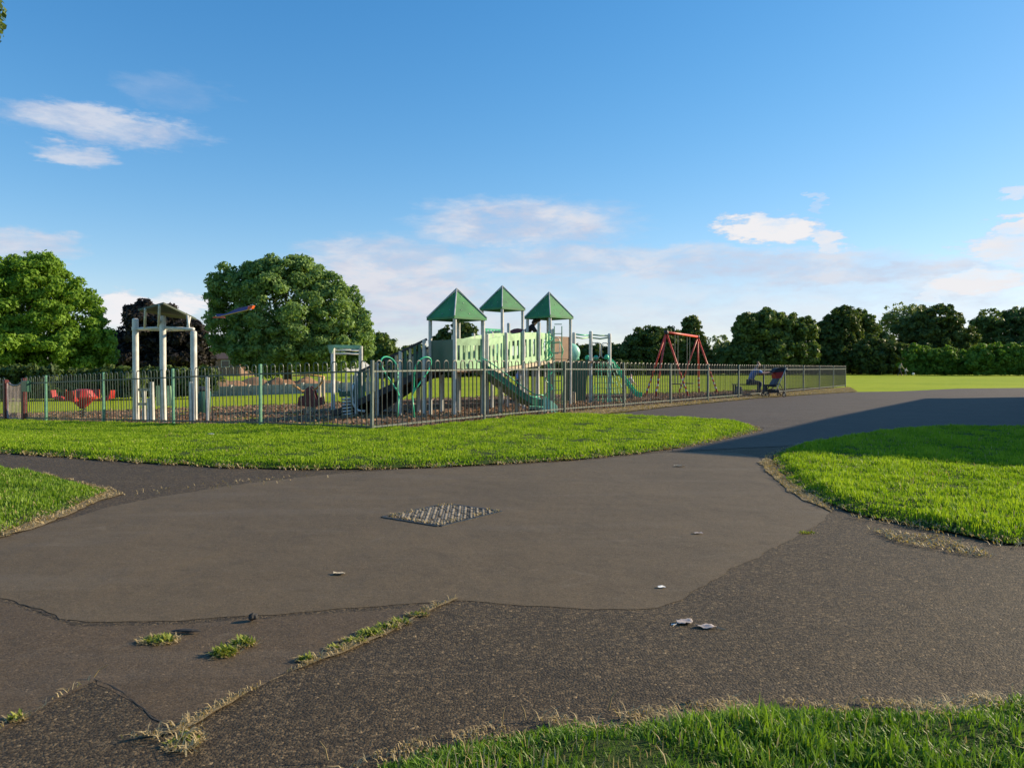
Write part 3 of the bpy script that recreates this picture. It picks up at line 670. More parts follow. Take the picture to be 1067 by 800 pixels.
# ------------------------------------------------------------------ trees
def crown(parent, lobes, Y, m, leaf, dens, name='crown', sparse=0.0, seed=0, depth=0.85, clump=1.0):
    """lobes: (cx, cy, rx, rz) outline ellipses at distance Y, as real ellipsoids in metres"""
    r_ = np.random.default_rng(seed + 5); pts = []; nrm = []; tin = []
    E = [(at(cx, cy, Y), rx * Y / F, rz * Y / F, rx * Y / F * depth) for cx, cy, rx, rz in lobes]
    for li, (c, rx, rz, ry) in enumerate(E):
        area = 4 * math.pi * ((rx * rz) ** 1.6 / 3 + (rx * ry) ** 1.6 / 3 + (ry * rz) ** 1.6 / 3) ** (1 / 1.6)
        cr = clump * (0.11 * (rx + rz) / 2 + 0.24)
        nc = int(area / (cr * cr) * 0.80)
        th = r_.normal(size=(nc, 3)); th /= np.linalg.norm(th, axis=1)[:, None]
        rad = r_.uniform(0.66, 1.07, nc)
        cc = np.array(c) + th * np.array([rx, ry, rz]) * rad[:, None]
        # drop clumps well inside another lobe
        keep = np.ones(nc, bool)
        for lj, (c2, x2, z2, y2) in enumerate(E):
            if lj != li:
                d = ((cc - np.array(c2)) / np.array([x2, y2, z2])); keep &= (d ** 2).sum(1) > 0.55
        lv_ = np.array([mnoise.noise(Vector(p) * (0.55 / max(cr, .05) * .6)) for p in cc]); keep &= (r_.uniform(0, 1, nc) > sparse) & (lv_ > -0.28)
        cc = cc[keep]; th2 = th[keep]
        for k in range(len(cc)):
            s_ = cr * r_.uniform(0.45, 1.3); nl = max(5, int(dens * (s_ / leaf) ** 2))
            d = r_.normal(size=(nl, 3)) + th2[k] * 0.55 + np.array([0, 0, 0.35]); d /= np.linalg.norm(d, axis=1)[:, None]
            pts.append(cc[k] + d * s_ * r_.uniform(0.45, 1.0, (nl, 1)) * np.array([1.1, 1.1, 0.8])); nrm.append(d + r_.normal(size=(nl, 3)) * 0.55)
            tin.append(np.clip(r_.uniform(0, 1, nl) * 0.6 + r_.uniform(0, 0.4), 0, 1))
        # filling leaves inside, tinted darker to paint in the crown's inner shade
        ni = int(len(cc) * dens * 2.2 * (1 - sparse)); q_ = r_.normal(size=(ni, 3)); q_ /= np.linalg.norm(q_, axis=1)[:, None]
        pts.append(np.array(c) + q_ * np.array([rx, ry, rz]) * r_.uniform(0.2, 0.66, (ni, 1))); nrm.append(r_.normal(size=(ni, 3))); tin.append(r_.uniform(0, 0.6, ni))
    P = np.concatenate(pts); Nn = np.concatenate(nrm); T = np.concatenate(tin)
    gz = H(P[:, 0], P[:, 1]) + 0.15; k = P[:, 2] > gz; P, Nn, T = P[k], Nn[k], T[k]
    Nn /= np.linalg.norm(Nn, axis=1)[:, None]; n = len(P)
    up = r_.normal(size=(n, 3)); A = np.cross(Nn, up); A /= np.linalg.norm(A, axis=1)[:, None]; B = np.cross(Nn, A)
    L = leaf * r_.uniform(0.6, 1.4, (n, 1)); off = np.array(parent.location)
    V = np.stack([P - A * L, P - B * L * 0.45 + Nn * L * .15, P + A * L, P + B * L * 0.45 + Nn * L * .15], 1) - off
    o = np_mesh(name, V.reshape(-1, 3), np.arange(n * 4), np.arange(n) * 4, None, m, np.repeat(T, 4), parent)
    return o
def tree(name, label, cat, lobes, Y, m, leaf=0.3, dens=9, sparse=0.0, group=None, trunk_px=None, limbs=6, seed=0, clump=1.0, tr=0.35, depth=0.85):
    px = trunk_px if trunk_px is not None else lobes[0][0]
    b = gx(px, Y); t_ = thing(name, b, label, cat, group)
    crown(t_, lobes, Y, M[m], leaf, dens, sparse=sparse, seed=seed, clump=clump, depth=depth)
    if limbs:
        rr = random.Random(seed); top = at(lobes[0][0], lobes[0][1], Y)
        mb = MB(); mid_ = b.lerp(top, .45) + Vector((rr.uniform(-.3, .3), 0, 0))
        mb.tube([b - Vector((0, 0, .1)), b.lerp(mid_, .3), mid_, top], [tr * 1.3, tr, tr * .75, tr * .3], 10)
        for cx, cy, rx, rz in lobes:
            for q_ in range(max(1, limbs // len(lobes))):
                e = at(cx + rr.uniform(-.6, .6) * rx, cy - rr.uniform(-.3, .6) * rz, Y + rr.uniform(-.5, .5) * rx * Y / F)
                s_ = b.lerp(mid_, rr.uniform(.6, 1)); m_ = s_.lerp(e, .5) + Vector((0, 0, .2)); mb.tube([s_, m_, e], [tr * .45, tr * .3, tr * .08], 6)
        mb.build('trunk', M['trunk'], t_, smooth=True)
    return t_
TG = 'park trees'
tree('broadleaf_tree', 'large bright green tree at the left edge behind the gate', 'tree', [(12, 325, 66, 57), (34, 305, 42, 38), (62, 336, 42, 46), (88, 362, 27, 30), (-45, 330, 60, 62), (30, 365, 75, 26)], 50, 'leaf_lime', 0.125, 8, sparse=.06, group=TG, seed=1)
tree('copper_beech', 'dark purple tree behind the canopied three-post frame', 'tree', [(163, 352, 34, 34), (150, 334, 17, 20), (190, 360, 26, 26), (133, 366, 20, 22), (165, 375, 52, 16)], 76, 'leaf_purple', 0.22, 10, group=TG, seed=2)
tree('broadleaf_tree', 'broad round mid-green tree left of the play towers', 'tree', [(300, 334, 62, 56), (250, 308, 32, 30), (338, 328, 38, 42), (300, 291, 38, 22), (272, 285, 18, 14), (250, 342, 32, 30), (345, 358, 40, 26), (300, 366, 56, 20), (372, 350, 15, 28)], 55, 'leaf_mid', 0.135, 8, sparse=.10, group=TG, seed=3)
tree('small_tree', 'small olive tree just right of the broad round tree', 'tree', [(398, 368, 17, 20), (412, 376, 16, 13)], 95, 'leaf_oak', 0.3, 8, group=TG, seed=4)
tree('small_tree', 'low dark tree behind the climbing ramp', 'tree', [(432, 377, 20, 15), (450, 378, 14, 12)], 105, 'leaf_dark', 0.3, 8, group=TG, seed=5)
tree('broadleaf_tree', 'dark round tree seen under the leftmost tower roof', 'tree', [(480, 356, 19, 20), (463, 363, 14, 17), (490, 368, 20, 18)], 110, 'leaf_dark', 0.32, 8, group=TG, seed=6)
tree('small_tree', 'dark tree behind the brown board of the play tower', 'tree', [(585, 374, 20, 14), (600, 374, 16, 14)], 115, 'leaf_dark', 0.32, 8, group=TG, seed=7)
tree('small_tree', 'dark tree framed by the posts of the small slide', 'tree', [(622, 372, 17, 13), (640, 374, 16, 14)], 115, 'leaf_dark', 0.32, 8, group=TG, seed=8)
tree('broadleaf_tree', 'dark spreading tree left of the red swing', 'tree', [(676, 364, 26, 22), (694, 362, 20, 19), (657, 374, 18, 15)], 110, 'leaf_dark', 0.30, 9, group=TG, seed=9)
tree('conifer_tree', 'pointed dark conifer rising behind the red swing', 'conifer', [(720, 342, 9, 12), (720, 354, 14, 13), (721, 368, 19, 15), (722, 379, 24, 10)], 112, 'leaf_dark', 0.3, 9, group=TG, seed=10, clump=.7)
tree('thin_tree', 'thin pale tree with gaps right of the conifer', 'tree', [(751, 364, 14, 13), (757, 374, 12, 10)], 125, 'leaf_pale', 0.26, 5, sparse=.45, group=TG, seed=11, tr=.2)
tree('oak_tree', 'broad olive oak standing above the person with the pushchair', 'tree', [(793, 343, 26, 21), (778, 350, 14, 14), (824, 353, 24, 25), (800, 368, 36, 20), (832, 368, 18, 18), (762, 374, 16, 14)], 110, 'leaf_oak', 0.30, 10, group=TG, seed=12)
tree('dark_tree', 'tall near-black evergreen right of the oak', 'tree', [(876, 348, 20, 27), (862, 358, 18, 24), (880, 335, 12, 16), (872, 374, 30, 16)], 118, 'leaf_dark', 0.3, 9, group=TG, seed=13, clump=.7)
tree('broadleaf_tree', 'dark green tree with a rounded top beside the tall evergreen', 'tree', [(896, 341, 17, 18), (906, 356, 16, 18), (900, 372, 22, 16)], 122, 'leaf_oak', 0.3, 8, sparse=.12, group=TG, seed=14)
tree('thin_tree', 'airy pale tree rising behind the dark trees on the right', 'tree', [(940, 330, 20, 14), (955, 328, 15, 10), (930, 340, 14, 14)], 150, 'leaf_pale', 0.28, 5, sparse=.5, group=TG, seed=15, tr=.2)
tree('round_bush', 'round dark bush in front of the trees left of the walkers', 'bush', [(915, 371, 24, 20), (935, 374, 18, 15)], 112, 'leaf_dark', 0.26, 9, group=TG, seed=16)
tree('broadleaf_tree', 'big dark domed tree behind the walkers', 'tree', [(972, 342, 28, 23), (955, 352, 24, 20), (990, 353, 24, 20), (965, 370, 40, 18), (1003, 362, 14, 14)], 125, 'leaf_dark', 0.30, 9, sparse=.08, group=TG, seed=17)
tree('broadleaf_tree', 'open-crowned tree at the right edge behind the hedge', 'tree', [(1040, 340, 26, 17), (1066, 336, 24, 15), (1022, 346, 14, 14), (1052, 356, 34, 14)], 140, 'leaf_oak', 0.32, 6, sparse=.38, group=TG, seed=18)
tree('broadleaf_tree', 'tree cut off by the right edge of the photo', 'tree', [(1105, 338, 30, 20), (1130, 345, 36, 24), (1110, 362, 50, 22)], 130, 'leaf_dark', 0.34, 7, group=TG, seed=19)
HG = 'hedges and scrub round the field'
for i, (a, b, tp, Y, m, lb) in enumerate((
    (945, 980, 363, 105, 'leaf_hedge', 'left end of the clipped hedge behind the walkers'), (975, 1025, 366, 105, 'leaf_hedge', 'lower middle length of the hedge at the far side of the field'),
    (1015, 1120, 360, 100, 'leaf_hedge', 'tall right length of the hedge reaching the photo edge'))):
    lob = []; x = a
    while x < b: wd = random.uniform(11, 16); lob.append((x + wd * .6, (tp + 390) / 2 + 1, wd, (390 - tp) / 2 + random.uniform(0, 3))); x += wd
    tree('hedge', lb, 'hedge', lob, Y, m, 0.2, 9, group=HG, limbs=0, seed=40 + i)
for i, (a, b, tp, Y, m, lb) in enumerate((
    (-60, 50, 385, 36, 'leaf_dark', 'dark hedge behind the gate on the left'), (45, 135, 387, 37, 'leaf_dark', 'dark hedge behind the red rocker'), (130, 222, 386, 38, 'leaf_dark', 'dark hedge under the copper-coloured tree'),
    (385, 470, 383, 88, 'leaf_dark', 'dark scrub far behind the climbing ramp'), (465, 560, 384, 92, 'leaf_dark', 'dark scrub far behind the sloping bridge'), (555, 650, 378, 100, 'leaf_dark', 'dark scrub far behind the small slide'),
    (640, 720, 374, 118, 'leaf_dark', 'shadowed scrub below the spreading tree by the swing'), (715, 790, 376, 120, 'leaf_dark', 'shadowed scrub between swing and oak'), (785, 870, 372, 122, 'leaf_dark', 'shadowed scrub under the oak'), (865, 960, 368, 128, 'leaf_dark', 'shadowed scrub under the tall evergreen'))):
    lob = []; x = a; bz = HY + (CH - h((a + b) / 2 / F * Y - HX / F * Y, Y)) * F / Y
    while x < b: wd = random.uniform(10, 15); lob.append((x + wd * .6, (tp + bz) / 2, wd, (bz - tp) / 2 + random.uniform(0, 3))); x += wd
    tree('scrub', lb, 'hedge', lob, Y, m, 0.13 if Y < 50 else 0.25, 7, group=HG, limbs=0, seed=60 + i, depth=.6)
# near tree whose branch tips enter the frame at the top left
b = Vector((-5.6, 4.2, 0)); t_ = thing('street_tree', b, 'overhanging tree with only its branch tips in the top left corner', 'tree')
mb = MB(); tips = [at(2, 27, 5.2), at(-6, 10, 5.0), at(-30, 40, 5.4), at(-60, -40, 5.2)]
mb.tube([b, b + Vector((.1, .05, 1.5)), b + Vector((.2, .2, 2.6)), b + Vector((.1, .3, 5))], [.16, .13, .11, .05], 10)
for e in tips: s_ = b + Vector((.2, .2, 2.6)); mb.tube([s_, s_.lerp(e, .5) + Vector((0, 0, .15)), e], [.05, .03, .006], 6)
mb.build('trunk', M['trunk'], t_, smooth=True)
crown(t_, [(-70, 15, 60, 60), (-1, 27, 6, 4), (-3, 9, 3, 2), (-120, -60, 110, 110)], 5.2, M['leaf_oak'], 0.028, 4, seed=30, clump=.16, sparse=.35)

# ------------------------------------------------------------------ far left: wall, earth mounds, house
def wall_run(a, b, Y, ht, th, m, name, label):
    A = gx(a, Y); B = gx(b, Y); c = (A + B) / 2; t_ = thing(name, c, label, 'wall')
    mb = MB(); n = 9
    for i in range(n):
        p0 = A.lerp(B, i / n); p1 = A.lerp(B, (i + 1) / n); mb.box((p0 + p1) / 2 + Vector((0, 0, ht / 2 - .05)), ((p1 - p0).length - .02, th, ht + .1))
    mb.build('slab', M[m], t_)
    mb = MB()
    for i in range(n + 1): mb.box(A.lerp(B, i / n) + Vector((0, -.03, ht / 2)), (.14, th + .1, ht + .12), 0, .01)
    mb.build('pier', M[m], t_)
wall_run(222, 390, 41, 0.52, 0.15, 'concrete', 'low_wall', 'low pale slab wall in front of the earth mounds')
def mound(px, Y, rx, hgt, label):
    b = gx(px, Y); bm = bmesh.new(); bmesh.ops.create_grid(bm, x_segments=26, y_segments=16, size=1)
    for v in bm.verts:
        r = math.hypot(v.co.x, v.co.y); k = max(0, 1 - r * r) ** 1.1
        v.co = Vector((v.co.x * rx, v.co.y * rx * .8, k * hgt * (1 + .35 * mnoise.noise(v.co * 3 + b)) - .1))
    me = bpy.data.meshes.new('earth_mound'); bm.to_mesh(me); bm.free(); me.materials.append(M['mound']); me.polygons.foreach_set('use_smooth', [True] * len(me.polygons))
    o = bpy.data.objects.new('earth_mound', me); C.objects.link(o); o.location = b; tag(o, label, 'earth mound', 'earth mounds behind the low wall')
mound(236, 46, 1.98, 0.94, 'leftmost brown earth mound behind the low wall')
mound(262, 47, 2.34, 0.91, 'second brown earth mound from the left, beside the green post')
mound(292, 46, 1.71, 0.87, 'steep rounded brown mound in the middle of the row')
mound(318, 47, 1.80, 0.84, 'brown mound behind the red spring rider')
mound(345, 48, 1.62, 0.68, 'lowest brown mound at the right end of the row')
def house(px, Y, wd, dp, eave, ridge, label):
    b = gx(px, Y); t_ = thing('house', b, label, 'house')
    MB().box(b + Vector((0, 0, eave / 2)), (wd, dp, eave)).build('wall', M['brick'], t_)
    x, y = wd / 2 + .3, dp / 2 + .3; z0 = b.z + eave + .01; z1 = b.z + ridge
    mb = MB(); vs = [(b.x - x, b.y - y, z0), (b.x + x, b.y - y, z0), (b.x + x, b.y + y, z0), (b.x - x, b.y + y, z0), (b.x - x + 1.5, b.y, z1), (b.x + x - 1.5, b.y, z1)]
    mb.add(vs, [(0, 1, 5, 4), (2, 3, 4, 5), (1, 2, 5), (3, 0, 4), (3, 2, 1, 0)]); rf = mb.build('roof', M['rooftile'], t_)
    MB().box((b.x + wd * .2, b.y, z1 + .3), (.7, .5, 1.3)).build('chimney', M['brick'], rf)
    for k in (-.3, .0, .3):
        f_ = MB().box((b.x + k * wd, b.y - dp / 2 - .02, b.z + eave * .72), (1.3, .08, 1.1)).build('window', M['render'], t_)
        MB().box((b.x + k * wd, b.y - dp / 2 - .07, b.z + eave * .72), (1.1, .04, .9)).build('pane', M['glass'], f_)
house(222, 120, 11, 7, 2.6, 4.2, 'low brown roofed house showing between the copper-coloured and broad round trees')

# sports pavilion just outside the right edge; its shade lies on the court
A = Vector((1.95, 9.3)); u_s = Vector((math.sin(SUN_AZ), math.cos(SUN_AZ))); Hb = 4.3; sh = Hb / math.tan(SUN_EL)
a_ = A + u_s * sh; b_ = Vector((14.2, 26.3)) + u_s * sh
dn = (b_ - a_).normalized(); nn = Vector((dn.y, -dn.x)); L = (b_ - a_).length; DP = 9.0
cb = (a_ + b_) / 2 + nn * DP / 2; rz = math.atan2(dn.y, dn.x)
t_ = thing('pavilion', (cb.x, cb.y, 0), 'flat-roofed sports pavilion beyond the right edge that shades the court', 'building')
MB().box((cb.x, cb.y, (Hb - .3) / 2), (L - .3, DP - .3, Hb - .3), rz).build('wall', M['render'], t_)
MB().box((cb.x, cb.y, Hb - .14), (L, DP, .28), rz).build('roof', M['rooftile'], t_)
for k in range(5):
    q_ = a_.lerp(b_, (k + .6) / 5.2) - nn * -.12
    f_ = MB().box((q_.x, q_.y, 2.0), (1.6, .12, 1.0), rz).build('window', M['white_post'], t_)
    q2 = q_ - nn * .06; MB().box((q2.x, q2.y, 2.0), (1.4, .06, .8), rz).build('pane', M['glass'], f_)

# ------------------------------------------------------------------ fence
def panel_mesh(Lp, mbars, mrails, r=0.0088):
    mb = MB(); n = 12; pit = (Lp - 0.10) / n
    for i in range(n):
        x0 = 0.05 + i * pit + pit * .25; x1 = x0 + pit * .5; zt = 1.115; rad = (x1 - x0) / 2
        pts = [(x0, 0, 0.06), (x0, 0, zt)] + [((x0 + x1) / 2 - rad * math.cos(a), 0, zt + rad * math.sin(a)) for a in (math.pi / 5, math.pi * .4, math.pi * .6, math.pi * .8)] + [(x1, 0, zt), (x1, 0, 0.06)]
        mb.tube(pts, r, 5)
    o = mb.build('railing_panel', mbars)
    me = o.data; me.materials.append(mrails); bm = bmesh.new(); bm.from_mesh(me)
    def bx(z):
        g_ = bmesh.ops.create_cube(bm, size=1)
        for v in g_['verts']: v.co = Vector((v.co.x * (Lp - .06) + Lp / 2, v.co.y * .014, v.co.z * .026 + z))
        for v in g_['verts']:
            for f in v.link_faces: f.material_index = 1
    bx(1.0); bx(0.11); bm.to_mesh(me); bm.free()
    bpy.data.objects.remove(o); return me
LP = (FR - FC).length / 12
me_r = panel_mesh(LP, M['bar'], M['galv'], 0.0112); me_l = panel_mesh(FLd.length, M['fgrey'], M['fgrey'])
def post_mesh(m):
    o = MB().box((0, 0, .6), (.05, .05, 1.24), 0, .006).build('fp', m); me = o.data; bpy.data.objects.remove(o); return me
pm_g, pm_p = post_mesh(M['galv']), post_mesh(M['fgreen'])
def fence(label, A, B, i0s, me_p, me_post, skip_first=False):
    A3 = Vector((A.x, A.y, h(*A))); root = thing('railing_fence', A3, label, 'fence', 'hoop-topped playground railings')
    N = i0s
    for i in range(N + 1):
        p = A.lerp(B, i / N); P3 = Vector((p.x, p.y, h(*p)))
        if not (skip_first and i == 0):
            o = bpy.data.objects.new('post', me_post); C.objects.link(o); o.parent = root; o.location = P3 - A3 - Vector((0, 0, .04)); o.rotation_euler = (R(random.uniform(-.8, .8)), R(random.uniform(-.8, .8)), math.atan2((B - A).y, (B - A).x))
        if i < N:
            q_ = A.lerp(B, (i + 1) / N); Q3 = Vector((q_.x, q_.y, h(*q_))); d = Q3 - P3
            o = bpy.data.objects.new('railing_panel', me_p); C.objects.link(o); o.parent = root; o.location = P3 - A3
            o.rotation_euler = (R(random.uniform(-.6, .6)), -math.atan2(d.z, d.xy.length), math.atan2(d.y, d.x))
    return root
fence('grey hoop-topped railings running away from the corner post to the right', FC, FR, 12, me_r, pm_g)
fence('hoop-topped railings with green posts running left from the corner to the gate', FC, FC + FLd * 4, 4, me_l, pm_p, True)
# short piece up to the gate + gate
def partial(A, B, n_h):
    Lp = (B - A).length; mb = MB(); pit = Lp / n_h
    for i in range(n_h):
        x0 = i * pit + pit * .25; x1 = x0 + pit * .5; rad = (x1 - x0) / 2; dd = (B - A) / Lp
        L2 = lambda x, z: (A.x + dd.x * x, A.y + dd.y * x, h(A.x + dd.x * x, A.y + dd.y * x) + z)
        mb.tube([L2(x0, .06), L2(x0, 1.115)] + [L2((x0 + x1) / 2 - rad * math.cos(a), 1.115 + rad * math.sin(a)) for a in (.6, 1.25, 1.9, 2.5)] + [L2(x1, 1.115), L2(x1, .06)], .0088, 5)
    for z in (1.0, .11): mb.beam((A.x, A.y, h(*A) + z), (B.x, B.y, h(*B) + z), .014, .04)
    return mb
GA = FC + FLd * 4.43; GB = FC + FLd * 4.82
r0 = thing('railing_fence', (GA.x, GA.y, h(*GA)), 'short length of railings between green post and red gate post', 'fence', 'hoop-topped playground railings')
partial(FC + FLd * 4.01, GA, 5).build('railing_panel', M['fgrey'], r0)
r1 = thing('railing_fence', (GB.x, GB.y, h(*GB)), 'railings left of the gate at the edge of the photo', 'fence', 'hoop-topped playground railings')
partial(GB, FC + FLd * 6, 13).build('railing_panel', M['fgrey'], r1)
for k in (5.4, 6.0):
    q_ = FC + FLd * k; MB().box((q_.x, q_.y, h(*q_) + .6), (.06, .06, 1.24), -.62, .006).build('post', M['fgreen'], r1)
rg = math.atan2(FLd.y, FLd.x)
for q_, lb, z in ((GA, 'dark red gate post to the right of the gate, carrying a green box', 1.14), (GB, 'thick red gate post with a rounded top left of the gate', 1.12)):
    o = MB().box((0, 0, z / 2 - .03), (.12, .12, z + .06), 0, .02).build('gate_post', M['dred']); o.location = (q_.x, q_.y, h(*q_)); o.rotation_euler.z = rg; tag(o, lb, 'gate post', 'red gate posts')
gt = thing('gate', (GA.x, GA.y, h(*GA)), 'pale grey railed gate with a dipped top between red posts', 'gate')
dd = (GB - GA).normalized(); g0 = GA + dd * .1; g1 = GB - dd * .1; W_ = (g1 - g0).length
Lz = lambda x, z: Vector((g0.x + dd.x * x, g0.y + dd.y * x, h(*GA) - .01 + z))
fr = [Lz(0, .08), Lz(0, 1.02)] + [Lz(W_ * (0.12 + .76 * i / 8), 1.02 - .07 * math.sin(math.pi * i / 8) ** .5) for i in range(9)] + [Lz(W_, 1.02), Lz(W_, .08)]
MB().tube(fr, .022, 8, closed=True).build('gate_frame', M['gatebar'], gt, smooth=True)
mb = MB()
for i in range(1, 11): mb.tube([Lz(W_ * i / 11, .08), Lz(W_ * i / 11, .96)], .011, 6)
mb.build('bars', M['gatebar'], gt)
q_ = GA - dd * .22; MB().box((q_.x, q_.y - .06, h(*GA) + .93), (.30, .12, .28), rg, .01).build('letter_box', M['dgreen'], None)
o = bpy.data.objects[-1] if False else [x for x in bpy.data.objects if x.name.startswith('letter_box')][0]; o.name = 'notice_box'; tag(o, 'dark green box fixed on the railings by the gate', 'box')

exec_objects = True
# ------------------------------------------------------------------ play equipment
def posts(root, L_, m, r=.05, name='post'):
    for (x, y, z0, z1) in L_:
        MB().lathe((x, y, z0), [(r, 0), (r, z1 - z0 - .02), (r * .7, z1 - z0)], 14).build(name, M[m], root, smooth=False)
root = thing('play_tower', (0, 19, h(0, 19)), 'large green and white climbing unit with three pyramid roofs, bridge, ramp and slides', 'climbing frame')
gz = .03
def tower(px, Y, hd, zb, za, zdeck, rot=0.0, nm='roof'):
    c = at(px, 387, Y); c.z = 0
    cor = [Vector((math.cos(rot + a), math.sin(rot + a), 0)) * hd for a in (math.pi, -math.pi / 2, 0, math.pi / 2)]   # left, front, right, back
    for k in cor: MB().lathe((c.x + k.x * .93, c.y + k.y * .93, gz), [(.041, 0), (.041, zb + .02 - gz)], 14).build('post', M['grey_post'], root)
    mb = MB(); ap = Vector((c.x, c.y, za)); th = .025
    e = [c + k * 1.06 + Vector((0, 0, zb)) for k in cor]; e2 = [x - Vector((0, 0, .045)) for x in e]
    mb.add(e + [ap] + e2 + [ap - Vector((0, 0, .08))], [(0, 1, 4), (1, 2, 4), (2, 3, 4), (3, 0, 4), (5, 9, 6), (6, 9, 7), (7, 9, 8), (8, 9, 5)] + [(i, i + 5, (i + 1) % 4 + 5, (i + 1) % 4) for i in range(4)])
    rf = mb.build('roof', M['roof_green'], root)
    mb = MB()
    for x in e: mb.tube([x + Vector((0, 0, .012)), ap + Vector((0, 0, .03))], .018, 6)
    mb.build('ridge_strip', M['grey_post'], rf)
    mb = MB()
    for i in range(4):
        for s_, t2 in ((.25, .25), (.5, .12), (.75, .25), (.45, .5), (.55, .75)):
            p_ = e[i].lerp(e[(i + 1) % 4], s_).lerp(ap, t2); nrm_ = (e[(i + 1) % 4] - e[i]).cross(ap - e[i]).normalized()
            if nrm_.z < 0: nrm_ = -nrm_
            mb.lathe(p_ + nrm_ * .004, [(.012, 0), (.008, .008)], 6)
    mb.build('bolts', M['grey_post'], rf)['kind'] = 'stuff'
    dk = MB(); k9 = [c + k * .90 + Vector((0, 0, zdeck)) for k in cor]; dk.prism(k9, (0, 0, -.06)); dk.build('deck', M['brownp'], root)
    return c, cor
T1, c1 = tower(476, 16.8, .63, 2.17, 2.80, 1.05)
T2, c2 = tower(523.5, 22.0, .63, 2.80, 3.45, 1.45)
T3, c3 = tower(572, 21.0, .64, 2.49, 3.16, 1.33)
def panel(A, B, z0a, z0b, z1a, z1b, m, slots=0, name='panel', th=.025, sl=(.2, .8), arch=0.0):
    """upright board from A to B; slots are real openings"""
    A = Vector((A[0], A[1], 0)); B = Vector((B[0], B[1], 0)); d = (B - A); L_ = d.length; nr = Vector((-d.y, d.x, 0)).normalized() * th
    mb = MB()
    zz0 = lambda t: z0a + (z0b - z0a) * t; zz1 = lambda t: z1a + (z1b - z1a) * t + arch * math.sin(math.pi * t)
    def quad(t0, t1, f0, f1):
        pts = []
        for t, f in ((t0, f0), (t1, f0), (t1, f1), (t0, f1)): p_ = A + d * t; z = zz0(t) + (zz1(t) - zz0(t)) * f; pts.append((p_.x, p_.y, z))
        mb.prism(pts, nr)
    if not slots: 
        N = 6 if arch else 1
        for i in range(N): quad(i / N, (i + 1) / N, 0, 1)
    else:
        wd = 1 / (slots * 2 + 1); 
        for i in range(slots * 2 + 1):
            if i % 2 == 0: quad(i * wd, (i + 1) * wd, 0, 1)
            else: quad(i * wd, (i + 1) * wd, 0, sl[0]); quad(i * wd, (i + 1) * wd, sl[1], 1)
    return mb.build(name, M[m], root)
K = lambda c, k, f=.93: (c.x + k.x * f, c.y + k.y * f)
panel(K(T1, c1[0]), K(T1, c1[1]), 1.06, 1.06, 1.68, 1.68, 'dgreen', name='panel')
panel(K(T1, c1[1]), K(T1, c1[2]), 1.06, 1.06, 1.70, 1.72, 'pgreen', 5, sl=(.28, .78))
panel(K(T1, c1[3]), K(T1, c1[0]), 1.06, 1.06, 1.45, 1.45, 'dgreen', 4)
# sloping bridge
b0 = Vector((-.95, 17.15, 1.02)); b1 = Vector((.72, 20.6, 1.33)); dB = (b1 - b0); pr = Vector((dB.y, -dB.x, 0)).normalized() * .40
mb = MB(); mb.beam(b0 - Vector((0, 0, .03)), b1 - Vector((0, 0, .03)), .76, .05); mb.build('bridge_deck', M['brownp'], root)
for s_, nm in ((1, 'near'), (-1, 'far')):
    mb = MB(); mb.beam(b0 + pr * s_ - Vector((0, 0, .06)), b1 + pr * s_ - Vector((0, 0, .06)), .05, .09); mb.build('bridge_beam', M['timber'], root)
    for i in range(4):
        t0, t1 = i / 4 + .008, (i + 1) / 4 - .008; P0 = b0 + dB * t0 + pr * s_; P1 = b0 + dB * t1 + pr * s_
        panel(P0, P1, P0.z, P1.z, P0.z + .68 + .10 * math.sin(math.pi * t0), P1.z + .68 + .10 * math.sin(math.pi * t1), 'pgreen', 3 if i else 4, sl=(.2, .78))
    for i in range(5):
        P_ = b0 + dB * i / 4 + pr * s_ * 1.09; MB().lathe((P_.x, P_.y, gz if i % 2 == 0 else P_.z - .12), [(.042, 0), (.042, (P_.z + .80 + (.2 if i == 3 else 0)) - (gz if i % 2 == 0 else P_.z - .12)), (.03, (P_.z + .815 + (.2 if i == 3 else 0)) - (gz if i % 2 == 0 else P_.z - .12))], 12).build('post', M['grey_post'], root)
# link T2-T3 and T2 rails
panel(K(T3, c3[0]), K(T3, c3[1]), 1.34, 1.34, 2.03, 2.03, 'pgreen', 3)
panel(K(T3, c3[1]), K(T3, c3[2]), 1.34, 1.34, 1.95, 1.95, 'brownp', 0, 'board')
panel(K(T2, c2[0]), K(T2, c2[1]), 1.46, 1.46, 2.15, 2.15, 'pgreen', 6, sl=(.08, .92))
panel(K(T2, c2[3]), K(T2, c2[0]), 1.46, 1.46, 2.25, 2.25, 'teal', 6, sl=(.05, .95))
mb = MB(); mb.beam((T2.x, T2.y - .3, 1.40), (T3.x, T3.y + .1, 1.36), .8, .05); mb.build('link_deck', M['brownp'], root)
# domed crawl arch between T2 and T3
pts = [];
for i in range(13): a = math.pi * i / 12; pts.append((.16 - .42 * math.cos(a), 21.15, 1.72 + .48 * math.sin(a)))
MB().prism(pts, (0, .35, 0)).build('arch_panel', M['pink'], root)
